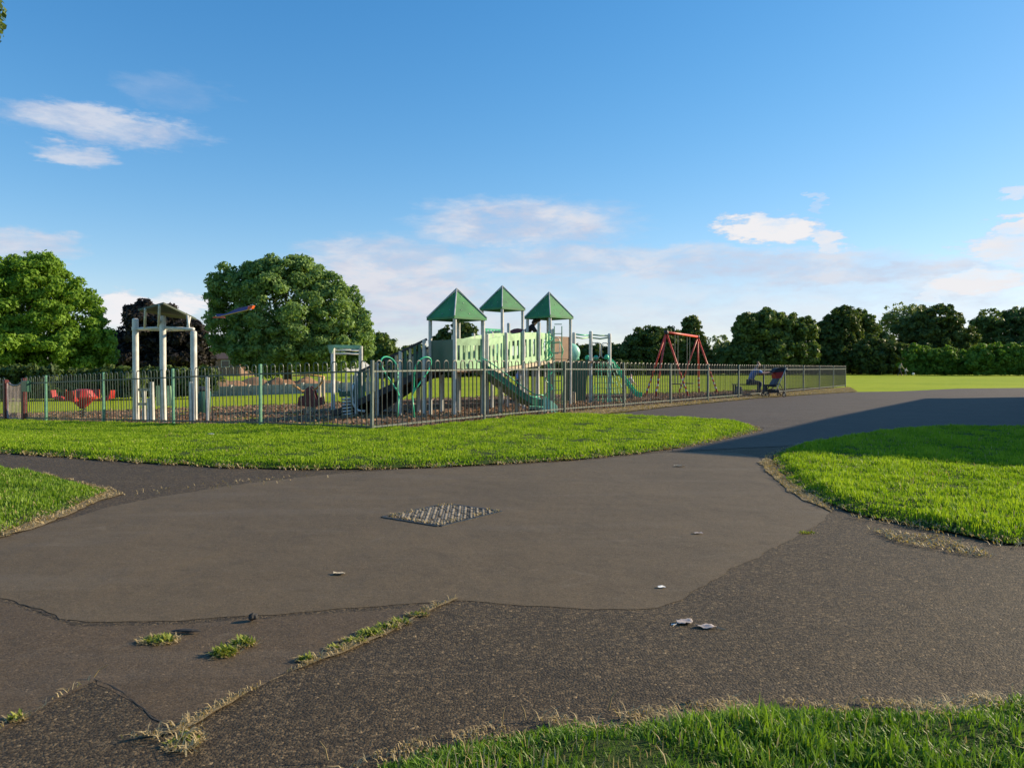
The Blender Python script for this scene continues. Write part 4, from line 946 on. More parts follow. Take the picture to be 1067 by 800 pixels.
# bubble window and D handles
cbx = K(T3, c3[2]); MB().lathe((cbx[0] + .02, cbx[1] + .25, 1.52), [(.02, -.16), (.2, -.12), (.27, -.03), (.27, .03), (.2, .12), (.02, .16)], 22, 'y').build('bubble_window', M['teal_pale'], root, smooth=True)
def dhandle(p, w_, h_, m='grey_post', d=(1, 0, 0), r=.014):
    d = Vector(d); p = Vector(p); pts = [p, p + d * w_ * .8, p + d * w_ + Vector((0, 0, -.05)), p + d * w_ + Vector((0, 0, -h_ + .05)), p + d * w_ * .8 + Vector((0, 0, -h_)), p + Vector((0, 0, -h_))]
    MB().tube(pts, r, 7).build('grab_handle', M[m], root, smooth=True)
fz = K(T3, c3[1]); dhandle((fz[0] + .03, fz[1] - .06, 1.90), .24, .42, d=(.95, .3, 0))
dhandle((fz[0] - .06, fz[1] - .06, 1.90), .14, .42, 'teal', d=(-.95, .3, 0))
# fireman ladder pole at tower 3 front
mb = MB(); x0, y0 = fz[0] + .10, fz[1] - .25
for s_ in (-.0, .20): mb.tube([(x0 + s_, y0 - .0, gz), (x0 + s_, y0, 2.2)], .014, 8)
for i in range(9): mb.tube([(x0, y0, .25 + i * .25), (x0 + .20, y0, .25 + i * .25)], .011, 6)
mb.build('ladder', M['fgreen'], root)
mb = MB(); pts = [(fz[0] - .05 + .10 * math.cos(t * .8), y0 - .1 + .10 * math.sin(t * .8), .15 + t * .055) for t in range(34)]
mb.tube(pts, .016, 6); mb.tube([(fz[0] - .05, y0 - .1, gz), (fz[0] - .05, y0 - .1, 2.05)], .02, 8); mb.build('spiral_pole', M['teal'], root)
# loops on the bridge near the far end (thin green climbing hoops)
mb = MB()
for k, x in enumerate((.62, .95)): mb.tube([(x, 20.1, 1.4), (x + .05, 20.0, 1.75), (x + .32, 19.95, 1.78), (x + .40, 20.0, 1.55), (x + .36, 20.05, 1.38)], .013, 6)
mb.build('climbing_hoops', M['teal'], root)
# main slide
def slide(A, B, wd, m_bed, m_side, flat=.35, side=.16):
    A = Vector(A); B = Vector(B); d = Vector((B.x - A.x, B.y - A.y, 0)); L_ = d.length; d.normalize(); nr = Vector((-d.y, d.x, 0)); prof = []
    for i in range(17):
        t = i / 16; z = A.z + (B.z - A.z) * (t / .84 if t < .84 else 1); 
        zz = A.z + (B.z - A.z) * (sm(0, 1, np.array(t ** .9)).item() * .35 + min(1, t / .86) * .65); prof.append((A + d * L_ * t).xy.to_tuple() + (zz,))
    prof = [Vector(p) for p in prof]
    mb = MB(); vs = []; fs = []
    for p in prof:
        for s_, dz in ((-1, side), (-1, 0), (1, 0), (1, side)): q_ = p + nr * s_ * wd / 2; vs.append((q_.x, q_.y, q_.z + dz))
    for i in range(16):
        for j in range(3): a = i * 4 + j; fs.append((a, a + 1, a + 5, a + 4))
    mb.add(vs, fs); o = mb.build('slide', M[m_bed], root); so = o.modifiers.new('s', 'SOLIDIFY'); so.thickness = .025
    return prof, nr, d
pf, nr, d = slide((-.80, 16.55, 1.04), (.55, 17.25, .22), .62, 'slidebed', 'teal')
for s_ in (-1, -.1, 1):
    MB().tube([p + nr * s_ * .33 + Vector((0, 0, .20 + (.0 if s_ > -1 else .05))) for p in pf], .014, 7).build('slide_rail', M['teal'], root, smooth=True)
mb = MB(); e0 = pf[-1]
for k in (-.5, 0, .5): mb.prism([e0 + nr * (k * .64 - .012) + Vector((0, 0, -.17)), e0 + nr * (k * .64 - .012) + d * .38 + Vector((0, 0, -.17)), e0 + nr * (k * .64 - .012) + d * .36 + Vector((0, 0, .02)), e0 + nr * (k * .64 - .012) + Vector((0, 0, .24))], nr * .024)
mb.beam(e0 + Vector((0, 0, -.05)) + d * .0, e0 + d * .38 + Vector((0, 0, -.09)), .62, .05); mb.box(e0 + d * .36 + Vector((0, 0, -.09)), (.04, .62, .16), math.atan2(d.y, d.x)); mb.build('slide_runout', M['teal_pale'], root)
posts(root, [(-.25, 16.9, gz, .72), (.1, 17.05, gz, .5), (-.68, 17.2, gz, 1.0)], 'timber', .04)
# ramp to the left, shade painted into its dark deck, rails and skirt
r0_ = Vector((-1.72, 16.95, 1.04)); r1_ = Vector((-4.0, 17.75, .02)); dR = r1_ - r0_; prr = Vector((-dR.y, dR.x, 0)).normalized() * .42
mb = MB(); mb.beam(r0_, r1_, .8, .06); mb.build('ramp_deck', M['dark'], root)
for s_ in (1, -1):
    mb = MB(); mb.beam(r0_ + prr * s_ + Vector((0, 0, .66)), r0_ + dR * .72 + prr * s_ + Vector((0, 0, .66)), .04, .05); mb.beam(r0_ + prr * s_ + Vector((0, 0, -.03)), r1_ + prr * s_ + Vector((0, 0, -.02)), .05, .14); mb.build('ramp_rail', M['dark'], root)
    for i in range(15):
        t = (i + .5) / 15 * .72; P_ = r0_ + dR * t + prr * s_
        MB().beam(P_ + Vector((0, 0, .05)), P_ + Vector((0, 0, .64)), .055, .02, (0, 1, 0)).build('slat', M['dgreen'] if i % 3 else M['timber'], root)
    for t in (.02, .26, .50, .72):
        P_ = r0_ + dR * t + prr * s_ * 1.08; MB().lathe((P_.x, P_.y, gz - .1), [(.04, 0), (.04, P_.z + .74)], 12).build('post', M['grey_post'], root)
mb = MB(); mb.prism([r0_ - prr * .9 + Vector((0, 0, -.06)), r1_ - prr * .9 + Vector((0, 0, -.05)), r1_ - prr * .9 + dR * -.3 + Vector((0, 0, -.35))], prr * .05); mb.build('ramp_skirt', M['dark'], root)
# green climbing loops beside the ramp
for px_, tilt, Yl in ((409, -.13, 15.6), (437, .15, 15.8)):
    pts = []
    for i in range(28):
        a = 2 * math.pi * i / 28; X_ = .11 * math.cos(a) + tilt * (-math.sin(a)) * -1; c_ = at(px_, 392, Yl)
        pts.append(c_ + Vector((X_ + .05 * math.sin(2 * a), .12 * math.sin(a * 2), .40 * math.sin(a))))
    mb = MB(); mb.tube(pts, .017, 7, closed=True); lo = min(pts, key=lambda p: p.z); mb.tube([lo, Vector((lo.x + tilt * .3, lo.y, gz - .02))], .017, 7); mb.build('climbing_loop', M['teal'], root, smooth=True)
# right hand part: overhead rails, deck, net, small slide, climbing wall
pp = [(598, 22.6, 2.16), (615.5, 23.0, 2.22), (635, 23.2, 2.16)]; PR = []
for px_, Y_, z_ in pp:
    P_ = at(px_, 387, Y_); PR.append(P_); MB().lathe((P_.x, P_.y, gz), [(.055, 0), (.055, z_ - gz - .02), (.035, z_ - gz)], 14).build('post', M['white_post'], root)
    P2 = P_ + Vector((.12, .95, 0)); 
    if px_ > 600: MB().lathe((P2.x, P2.y, gz), [(.05, 0), (.05, 1.45 - gz)], 14).build('post', M['grey_post'], root)
for i in range(2):
    a = Vector((PR[i].x, PR[i].y, 2.02)); b2 = Vector((PR[i + 1].x, PR[i + 1].y, 2.04)); m_ = (a + b2) / 2 + Vector((0, 0, -.04))
    MB().tube([a + Vector((0, 0, .09)), m_ + Vector((0, 0, .10)), b2 + Vector((0, 0, .05))], .022, 8).build('overhead_rail', M['teal'] if i == 0 else M['pgreen'], root, smooth=True)
    MB().tube([a, m_, b2], .022, 8).build('overhead_rail', M['pgreen'], root, smooth=True)
mb = MB(); mb.prism([(1.5, 21.4, 1.32), (PR[0].x, PR[0].y, 1.32), (PR[2].x, PR[2].y, 1.32), (PR[2].x + .1, PR[2].y + .9, 1.32), (1.4, 22.3, 1.32)], (0, 0, -.06)); mb.build('deck', M['brownp'], root)
dhandle((PR[1].x + .05, PR[1].y - .06, 1.86), .22, .45); dhandle((PR[2].x - .05, PR[2].y - .06, 1.86), .20, .45, d=(-1, 0, 0))
for px_, z_ in ((601, 1.44), (612, 1.46), (621, 1.46), (632, 1.48)):
    P_ = at(px_, 387, 23.1); MB().lathe((P_.x, P_.y, z_ - .12), [(.05, 0), (.075, .03), (.07, .1), (.03, .15)], 12).build('knob', M['teal'], root, smooth=True)
mb = MB()
for i in range(7):
    for j in range(2): pass
xa, xb = PR[1].x + .05, PR[2].x + .45
for i in range(8): t = i / 7; mb.tube([(xa + .1 + (PR[2].x - xa) * t, 23.0, 1.28), (xa + (xb - xa) * t, 22.7, .06)], .009, 5)
for j in range(7): t = (j + .5) / 7; mb.tube([(xa + .1 * t, 23.0 - .3 * (1 - t), .06 + 1.2 * t), (PR[2].x + .4 * (1 - t), 23.0 - .3 * (1 - t), .06 + 1.2 * t)], .009, 5)
mb.build('climbing_net', M['teal'], root)
mb = MB(); P_ = at(598, 387, 22.0); mb.prism([(P_.x - .35, 22.1, gz + .12), (P_.x + .35, 22.1, gz + .12), (P_.x + .42, 22.1, 1.3), (P_.x - .2, 22.1, 1.3)], (0, .05, 0)); mb.build('climbing_wall', M['dgreen'], root)
P_ = at(598, 387, 21.6); posts(root, [(P_.x, P_.y, gz, .42)], 'timber', .05)
pf, nr, d = slide((3.02, 23.45, 1.28), (3.95, 23.15, .22), .42, 'teal', 'teal', side=.14)
posts(root, [(3.5, 23.45, gz, .6)], 'grey_post', .035)
# tall posts under tower 3 to the bridge
posts(root, [(.66, 19.6, gz, 2.02)], 'white_post', .05)
mb = MB()
for x, y in ((.2, 19.9), (.55, 20.3), (.9, 20.9), (-.1, 19.4)): mb.tube([(x, y, gz), (x, y, 1.28)], .035, 8)
mb.build('support', M['grey_post'], root)

# --- three post canopy frame
P1, P2_, P3_ = gx(141.5, 17.6), gx(170, 17.0), gx(202, 16.7); cc = (P1 + P3_) / 2
fr_ = thing('canopy_frame', cc, 'tall off-white three-post frame with a tilted green canopy', 'play frame')
for P_, top, lb in ((P1, 332, 17.6), (P2_, 329, 17.0), (P3_, 345, 16.7)):
    zt = CH + (HY - top) * lb / F; MB().lathe((P_.x, P_.y, P_.z), [(.068, 0), (.068, zt - P_.z - .02), (.05, zt - P_.z)], 18).build('post', M['white_post'], fr_, smooth=False)
q4 = P1 + P3_ - P2_ + Vector((0, .3, 0))
R_ = [Vector((P_.x, P_.y, z)) for P_, z in ((P1, 1.98), (P2_, 1.98), (P3_, 1.93), (q4, 1.96))]
for i in range(4): MB().tube([R_[i] + Vector((0, 0, 0)), R_[(i + 1) % 4]], .035, 8).build('ring_beam', M['white_post'], fr_, smooth=True)
MB().lathe((P1.x, P1.y, 1.95), [(.08, 0), (.08, .07)], 18).build('collar', M['white_post'], fr_)
mc = (P1 + P3_) / 2; e = [at(144.5, 324, 17.1), at(171, 317, 16.3), at(205, 333.5, 17.0), at(178, 331, 18.3)]
MB().prism(e, (0, 0, .04)).build('canopy', M['canopy'], fr_)
for a_2, b_2 in ((R_[0].lerp(R_[1], .35), e[0].lerp(e[1], .3)), (R_[0].lerp(R_[1], .85), e[0].lerp(e[1], .85)), (R_[1].lerp(R_[2], .85), e[1].lerp(e[2], .72)), (R_[2].lerp(R_[1], .2), e[2].lerp(e[1], .2))):
    MB().tube([a_2, b_2], .028, 8).build('strut', M['white_post'], fr_, smooth=True)
# play panel with planks and low posts
pn_ = thing('activity_board', gx(158, 17.3), 'low activity panel with cream planks and pale green boards inside the three-post frame', 'activity panel')
for px_, Y_, tp in ((150, 17.4, 407), (155.5, 17.2, 415), (158.5, 17.2, 398)):
    P_ = gx(px_, Y_); MB().lathe(P_, [(.05, 0), (.05, CH + (HY - tp) * Y_ / F - P_.z)], 12).build('post', M['white_post'], pn_)
for y_, x0_, x1_ in ((406, 144, 159), (421, 144, 160)): MB().beam(at(x0_, y_, 17.25), at(x1_, y_, 17.25), .03, .06).build('plank', M['timber'], pn_)
for px_, w_ in ((166, .16), (176, .13)):
    a = at(px_, 423, 17.6); b2 = at(px_, 402, 17.6); MB().prism([a + Vector((-w_ / 2, 0, 0)), a + Vector((w_ / 2, 0, 0)), b2 + Vector((w_ / 2 - .03, 0, 0)), b2 + Vector((-w_ / 2, 0, 0))], (0, .03, 0)).build('board', M['pgreen'], pn_)
for px_, Y_, tp, lb in ((199, 16.3, 398, 'short white post touching the right leg of the three-post frame'), (216, 16.4, 393, 'slim white post standing alone right of the three-post frame')):
    P_ = gx(px_, Y_); o = MB().lathe((0, 0, 0), [(.045, 0), (.045, CH + (HY - tp) * Y_ / F - P_.z - .01), (.03, CH + (HY - tp) * Y_ / F - P_.z)], 14).build('bollard', M['white_post']); o.location = P_; tag(o, lb, 'post', 'short white posts by the fence')
# litter bin
P_ = gx(210, 21); bn = thing('litter_bin', P_, 'dark green round litter bin behind the railings', 'bin')
MB().lathe(P_, [(.2, 0), (.23, .05), (.24, .62), (.22, .64)], 20).build('body', M['dgreen'], bn, smooth=True)
MB().lathe(P_ + Vector((0, 0, .645)), [(.24, 0), (.25, .04), (.15, .1), (.04, .12)], 20).build('lid', M['dark'], bn, smooth=True)

# --- red rocker
P_ = gx(86, 20.6); rk = thing('spring_rocker', P_, 'bright red four-seat rocker with a bowl-shaped middle', 'rocker')
cz = P_.z
MB().lathe((P_.x, P_.y, cz + .28), [(.05, 0), (.13, .06), (.31, .26), (.33, .31), (.24, .48), (.12, .52)], 10).build('bowl', M['red'], rk)
pts = [(P_.x + .07 * math.cos(t * .9), P_.y + .07 * math.sin(t * .9), cz + t * .0115) for t in range(28)]; MB().tube(pts, .018, 6).build('spring', M['dark'], rk)
for ax, ay in ((-1, .1), (1, -.1), (.15, -1), (-.15, 1)):
    e_ = Vector((P_.x + ax * .68, P_.y + ay * .68, cz + .50)); MB().tube([(P_.x + ax * .3, P_.y + ay * .3, cz + .50), e_], .03, 7).build('arm', M['red'], rk)
    MB().box(e_ + Vector((0, 0, .06)), (.20, .22, .08), math.atan2(ay, ax), .03).build('seat', M['red'], rk); MB().tube([e_ + Vector((-ax * .2, -ay * .2, .0)), e_ + Vector((-ax * .2, -ay * .2, .28))], .014, 6).build('grab_bar', M['orange'], rk)
    MB().prism([e_ + Vector((ax * .12 - ay * .12, ay * .12 + ax * .12, .05)), e_ + Vector((ax * .12 + ay * .12, ay * .12 - ax * .12, .05)), e_ + Vector((ax * .16 + ay * .1, ay * .16 - ax * .1, .27)), e_ + Vector((ax * .16 - ay * .1, ay * .16 + ax * .1, .27))], (ax * .03, ay * .03, 0)).build('backrest', M['red'], rk)
# --- spring riders
def spring(c, z1, r, m, parent, turns=5):
    pts = [(c.x + r * math.cos(t * .6), c.y + r * math.sin(t * .6), c.z + (z1) * t / (turns * 10.5)) for t in range(int(turns * 10.5) + 1)]
    MB().tube(pts, .02, 7).build('spring', M[m], parent)
P_ = gx(324, 18.8); sr = thing('spring_rider', P_, 'dark red spring rider with ochre curved handlebars', 'spring rider', 'spring riders on the bark')
spring(P_, .22, .10, 'timber', sr)
sh_ = [(-.30, .22), (-.28, .42), (-.16, .40), (-.12, .62), (.0, .70), (.1, .58), (.16, .38), (.30, .44), (.32, .24), (.1, .18)]
for yo in (-.13, .10): MB().prism([(P_.x + a, P_.y + yo, P_.z + b) for a, b in sh_], (0, .03, 0)).build('side_panel', M['dred'], sr)
MB().box(P_ + Vector((-.15, 0, .43)), (.22, .24, .05), 0, .01).build('seat', M['dark'], sr)
MB().tube([P_ + Vector((-.42, -.1, .72)), P_ + Vector((-.32, -.1, .66)), P_ + Vector((-.2, -.05, .56)), P_ + Vector((0, 0, .60)), P_ + Vector((.14, 0, .64)), P_ + Vector((.28, -.1, .78)), P_ + Vector((.34, -.1, .93))], .03, 7).build('handlebar', M['ochre'], sr, smooth=True)
MB().tube([P_ + Vector((-.42, -.1, .95)), P_ + Vector((0, -.1, .97)), P_ + Vector((.34, -.1, .93))], .022, 7).build('top_bar', M['ochre'], sr, smooth=True)
P_ = gx(362, 17.2); sr2 = thing('spring_rider', P_, 'dark spring rider on a pale striped coil by the corner post', 'spring rider', 'spring riders on the bark')
spring(P_, .42, .12, 'white_post', sr2, 6)
MB().prism([(P_.x + a, P_.y - .1, P_.z + b) for a, b in ((-.16, .44), (.22, .44), (.3, .62), (.14, .76), (.12, .58), (-.1, .56), (-.2, .62))], (0, .2, 0)).build('body', M['dgreen'], sr2)
MB().tube([P_ + Vector((.16, -.12, .72)), P_ + Vector((.12, -.12, .55)), P_ + Vector((.14, -.12, .3)), P_ + Vector((.26, -.12, .14)), P_ + Vector((.42, -.12, .12))], .028, 7).build('leg_rail', M['white_post'], sr2, smooth=True)
# --- play arch
A_, B_ = gx(347, 19.6), gx(376, 19.9); ar = thing('play_arch', (A_ + B_) / 2, 'small two-post arch with a pale green head board', 'play arch')
for P_ in (A_, B_): MB().lathe(P_, [(.055, 0), (.055, 1.66 - P_.z)], 14).build('post', M['white_post'] if P_ is A_ else M['grey_post'], ar)
za = at(0, 359.5, 19.6).z; zb = at(0, 368, 19.6).z
MB().prism([(A_.x - .12, A_.y - .09, za), (B_.x + .09, A_.y - .09, za - .01), (B_.x + .05, A_.y - .09, za - .10), (A_.x + .05, A_.y - .09, za - .08), (A_.x + .0, A_.y - .09, zb), (A_.x - .07, A_.y - .09, zb)], (0, .03, 0)).build('head_board', M['pgreen'], ar)
for z in (1.46, 1.55): MB().tube([(A_.x, A_.y, z), (B_.x, B_.y, z)], .028, 8).build('bar', M['white_post'], ar, smooth=True)
mb = MB(); [mb.beam((A_.x + .25 + i * .14, A_.y + .4, gz - .05), (A_.x + .25 + i * .14, A_.y + .4, .95 - .03 * i), .05, .03, (0, 1, 0)) for i in range(8)]; mb.build('slat_screen', M['grey_post'], ar)
mb = MB(); mb.tube([(A_.x + .5, A_.y + .6, gz - .05), (A_.x + .5, A_.y + .6, .9)], .11, 12); mb.build('drum', M['dgreen'], ar)
# --- pale timber posts
for px_, Y_, tp, lb in ((337, 24, 392, 'pale timber post standing just left of the play arch'), (333, 26, 393, 'thin grey post behind the pale timber post')):
    P_ = gx(px_, Y_); o = MB().lathe((0, 0, 0), [(.05, 0), (.05, CH + (HY - tp) * Y_ / F - P_.z)], 12).build('timber_post', M['timber']); o.location = P_; tag(o, lb, 'post', 'timber posts')
# timber edging of the bark area, steps by the ramp
for i, (a, b2, Y0, Y1, lb) in enumerate(((395, 520, 19.5, 19.6, 'long timber edging beam below the leftmost tower'), (405, 560, 22.6, 22.8, 'timber edging beam at the back of the bark under the bridge'), (590, 660, 25.5, 25.2, 'timber edging beam behind the small slide'))):
    A_, B_ = gx(a, Y0), gx(b2, Y1); c_ = (A_ + B_) / 2; o = MB().beam(A_ - c_ + Vector((0, 0, .06)), B_ - c_ + Vector((0, 0, .06)), .14, .16).build('edging_beam', M['brownp']); o.location = c_; tag(o, lb, 'timber beam', 'timber edging of the bark')

# --- kite
K0 = at(222, 330, 30); K1 = at(264, 320, 30); kt = thing('kite', (K0 + K1) / 2, 'slim dark kite with orange ends hanging before the broad round tree', 'kite')
mb = MB(); mb.prism([K0.lerp(K1, .12) + Vector((0, 0, -.06)), K0.lerp(K1, .45) + Vector((0, 0, -.05)), K0.lerp(K1, .86) + Vector((0, 0, -.06)), K0.lerp(K1, .86) + Vector((0, .1, .10)), K0.lerp(K1, .6) + Vector((0, .1, .12)), K0.lerp(K1, .3) + Vector((0, .1, .0)), K0.lerp(K1, .05) + Vector((0, .1, .09))], (0, .5, .04)); mb.build('wing', M['purple'], kt)
MB().prism([K1 + Vector((-.22, -.02, -.09)), K1 + Vector((-.06, -.02, -.08)), K1 + Vector((0.0, -.02, .05)), K1 + Vector((-.18, -.02, .02))], (0, .3, .03)).build('tip', M['orange'], kt)
MB().prism([K0 + Vector((0, -.02, -.06)), K0 + Vector((.35, -.02, -.06)), K0 + Vector((.33, -.02, .0)), K0 + Vector((.03, -.02, -.01))], (0, .4, .03)).build('tip', M['orange'], kt)
MB().tube([K0.lerp(K1, .1) + Vector((0, -.02, -.07)), K1 + Vector((-.1, -.02, -.09))], .012, 6).build('spar', M['ochre'], kt)

# --- swing
Aw, Bw = Vector((5.75, 28.3, 2.46)), Vector((7.83, 32.0, 2.46)); dw = (Bw - Aw).normalized(); pw = Vector((dw.y, -dw.x, 0))
sw = thing('swing_set', ((Aw + Bw) / 2).xy.to_tuple() + (h(6.8, 30),), 'red steel swing frame with splayed legs near the fence', 'swing')
MB().tube([Aw - dw * .05, Bw + dw * .05], .045, 10).build('top_bar', M['swingred'], sw, smooth=True)
for E_, s_ in ((Aw, -1), (Bw, 1)):
    MB().lathe(E_ + Vector((0, 0, -.08)), [(.07, 0), (.09, .06), (.07, .15)], 12).build('bracket', M['dark'], sw)
    for off in (pw * .85, pw * -.8, dw * s_ * .75 + pw * (-.15)):
        ft = Vector((E_.x + off.x, E_.y + off.y, h(E_.x + off.x, E_.y + off.y))); lg = MB().tube([E_, ft], .035, 8).build('leg', M['swingred'], sw, smooth=True)
        mb = MB()
        for k in range(3): mb.tube([E_.lerp(ft, .72 + k * .08), E_.lerp(ft, .755 + k * .08)], .037, 8)
        mb.build('stripe', M['white_post'], lg)
for t in (.3, .68):
    c_ = Aw.lerp(Bw, t); st = MB().box(c_ + Vector((0, 0, -1.95)), (.18, .42, .04), math.atan2(dw.y, dw.x) - math.pi / 2 + math.pi / 2, .01).build('seat', M['dark'], sw)
    for k in (-.19, .19): MB().tube([c_ + dw * k, c_ + dw * k + Vector((0, 0, -1.93))], .010, 5).build('chain', M['galv'], sw)

# --- pushchair
P_ = gx(806, 28.0); pc = thing('pushchair', P_, 'black pushchair with a pale frame and red lining facing left on the path', 'pushchair')
q = lambda x, y, z: P_ + Vector((x, y, z))
def wheel(x, y, r):
    wl = MB(); pts = [(P_.x + x + r * .8 * math.cos(a * math.pi / 8), P_.y + y, P_.z + r + r * .8 * math.sin(a * math.pi / 8)) for a in range(16)]; wl.tube(pts, r * .2, 7, closed=True)
    o = wl.build('wheel', M['dark'], pc, smooth=True); mb = MB(); mb.lathe(q(x, y, r), [(r * .25, -.02), (r * .25, .02)], 10, 'y')
    for a in range(6): mb.tube([q(x, y, r), q(x + r * .7 * math.cos(a), y, r + r * .7 * math.sin(a))], .006, 5)
    mb.build('hub', M['grey_post'], o)
for x, y in ((-.30, -.22), (-.30, .22), (.30, -.26), (.30, .26)): wheel(x, y, .085)
for y in (-.24, .24):
    MB().tube([q(.42, y, 1.06), q(.36, y, 1.02), q(.06, y, .34), q(.0, y, .24)], .017, 8).build('handle_tube', M['grey_post'], pc, smooth=True)
    MB().tube([q(.12, y, .52), q(.26, y, .3), q(.30, y, .09)], .015, 8).build('rear_leg', M['dark'], pc, smooth=True)
    MB().tube([q(.12, y, .50), q(-.1, y, .36), q(-.30, y, .09)], .015, 8).build('front_leg', M['dark'], pc, smooth=True)
MB().tube([q(.42, -.24, 1.06), q(.44, 0, 1.08), q(.42, .24, 1.06)], .02, 8).build('handle', M['dark'], pc, smooth=True)
MB().prism([q(-.10, -.2, .44), q(.06, -.2, .44), q(.28, -.2, .92), q(.16, -.2, .94)], (0, .4, 0)).build('backrest', M['bluegrey'], pc)
MB().prism([q(-.34, -.2, .40), q(.04, -.2, .36), q(.04, -.2, .45), q(-.32, -.2, .46)], (0, .4, 0)).build('seat', M['black_cloth'], pc)
MB().prism([q(-.36, -.16, .18), q(-.30, -.16, .17), q(-.28, -.16, .42), q(-.33, -.16, .42)], (0, .32, 0)).build('footrest', M['dark'], pc)
mb = MB(); pts = []
for i in range(9): a = R(20 + 150 * i / 8); pts.append(q(.20 + .27 * math.cos(a), -.23, .86 + .22 * math.sin(a)))
mb.prism(pts, (0, .46, 0)); mb.build('canopy', M['black_cloth'], pc)
MB().prism([q(.02, -.215, .68), q(.24, -.215, .70), q(.30, -.215, .92), q(.08, -.215, .95), q(-.02, -.215, .84)], (0, .43, 0)).build('liner', M['red'], pc)
MB().box(q(.0, 0, .22), (.36, .34, .12), 0, .03).build('basket', M['dark'], pc)

# ------------------------------------------------------------------ people
def skin_obj(name, verts, edges, radii, m, parent, sub=1):
    me = bpy.data.meshes.new(name); me.from_pydata([tuple(v) for v in verts], edges, []); me.materials.append(m)
    o = bpy.data.objects.new(name, me); C.objects.link(o); o.parent = parent
    md = o.modifiers.new('skin', 'SKIN'); md.use_smooth_shade = True
    lay = me.skin_vertices[0].data if len(me.skin_vertices) else None
    if lay is None:
        bm = bmesh.new(); bm.from_mesh(me); bm.verts.layers.skin.verify(); bm.to_mesh(me); bm.free(); lay = me.skin_vertices[0].data
    for i, r in enumerate(radii): lay[i].radius = (r, r) if not isinstance(r, tuple) else r
    lay[0].use_root = True
    sb = o.modifiers.new('sub', 'SUBSURF'); sb.levels = sub; sb.render_levels = sub
    return o
def person(loc, label, J, top_m, leg_m, hair_m, s=1.0, face=(1, 0), group=None, longhair=False, sleeves=.5):
    """J: joints in metres relative to loc (pelvis, chest, neck, head, then l/r shoulder elbow wrist, hip knee ankle toe)"""
    t_ = thing('person', loc, label, 'person', group)
    V = {k: Vector(v) * s for k, v in J.items()}
    fd = Vector((face[0], face[1], 0)).normalized()
    names = ['pelvis', 'chest', 'neck', 'head']; vs = [V[n] for n in names]; rad = [(.12, .10), (.14, .10), .055, .085]; ed = [(0, 1), (1, 2), (2, 3)]
    rad = [tuple(x * s for x in r) if isinstance(r, tuple) else r * s for r in rad]
    def chain(st, keys, rs):
        p = st
        for k, r in zip(keys, rs): vs.append(V[k] if isinstance(k, str) else k); rad.append(r * s); ed.append((p, len(vs) - 1)); p = len(vs) - 1
        return p
    up = (V['head'] - V['neck']).normalized(); chain(3, [V['head'] + up * .09 * s], [.06])
    chain(3, [V['head'] + fd * .10 * s - up * .015 * s], [.018])     # nose
    for sd_ in 'lr':
        wv_ = chain(1, [sd_ + 'sh', sd_ + 'el', sd_ + 'wr'], [.06, .042, .028]); fdir = (V[sd_ + 'wr'] - V[sd_ + 'el']).normalized(); sid = fdir.cross(Vector((0, 0, 1)))
        sid = sid.normalized() if sid.length > .1 else Vector((1, 0, 0))
        palm = V[sd_ + 'wr'] + fdir * .07 * s; pv = chain(wv_, [palm], [.03])
        for k in range(4):
            b_ = palm + sid * (k - 1.5) * .02 * s + fdir * .03 * s; e_ = b_ + fdir * (.05, .06, .055, .042)[k] * s + Vector((0, 0, -.02 * s)); chain(pv, [b_, e_], [.009, .008])
        chain(pv, [palm + sid * -.045 * s + fdir * .01 * s], [.010])
        chain(0, [sd_ + 'hip', sd_ + 'kn', sd_ + 'an', sd_ + 'to'], [.085, .058, .038, .028])
    skin_obj('body', vs, ed, rad, M['skin'], t_)
    # clothing
    tv = [V['pelvis'].lerp(V['chest'], .05), V['pelvis'].lerp(V['chest'], .5), V['chest'], V['neck'].lerp(V['chest'], .35)]; te = [(0, 1), (1, 2), (2, 3)]; tr_ = [(.15 * s, .12 * s), (.15 * s, .12 * s), (.165 * s, .12 * s), .07 * s]
    for sd_ in 'lr':
        a = len(tv); tv += [V[sd_ + 'sh'], V[sd_ + 'sh'].lerp(V[sd_ + 'el'], .9 if sleeves >= .5 else .5)]; tr_ += [.075 * s, .06 * s]; te += [(2, a), (a, a + 1)]
        if sleeves > .8: tv.append(V[sd_ + 'wr']); tr_.append(.042 * s); te.append((a + 1, a + 2))
    skin_obj('top', tv, te, tr_, M[top_m], t_)
    lv = [V['pelvis']]; le = []; lr_ = [(.14 * s, .115 * s)]
    for sd_ in 'lr':
        a = len(lv); lv += [V[sd_ + 'hip'], V[sd_ + 'kn'], V[sd_ + 'an']]; lr_ += [.10 * s, .073 * s, .055 * s]; le += [(0, a), (a, a + 1), (a + 1, a + 2)]
    skin_obj('trousers', lv, le, lr_, M[leg_m], t_)
    for sd_ in 'lr':
        a, b_ = V[sd_ + 'an'], V[sd_ + 'to']; MB().tube([a - (b_ - a) * .25 - Vector((0, 0, .03 * s)), a.lerp(b_, .5) - Vector((0, 0, .01 * s)), b_ + (b_ - a) * .1], [.04 * s, .045 * s, .03 * s], 8).build('shoe', M['dark'], t_, smooth=True, keep=True)
    bk = V['head'] - fd * .03 * s + up * .045 * s
    hv = [bk - fd * .02 * s, bk + up * .03 * s, bk + fd * .03 * s + up * .03 * s]; hr = [.092 * s, .085 * s, .07 * s]; he = [(0, 1), (1, 2)]
    if longhair: hv.append(bk - fd * .05 * s - up * .2 * s); hr.append(.06 * s); he.append((0, 3))
    skin_obj('hair', hv, he, hr, M[hair_m], t_)
    sidev = fd.cross(up).normalized()
    for k in (-1, 1):
        MB().lathe(V['head'] + fd * .078 * s + sidev * k * .03 * s + up * .02 * s, [(.002, -.01 * s), (.011 * s, 0), (.002, .01 * s)], 8).build('eye', M['dark'], t_, keep=True)
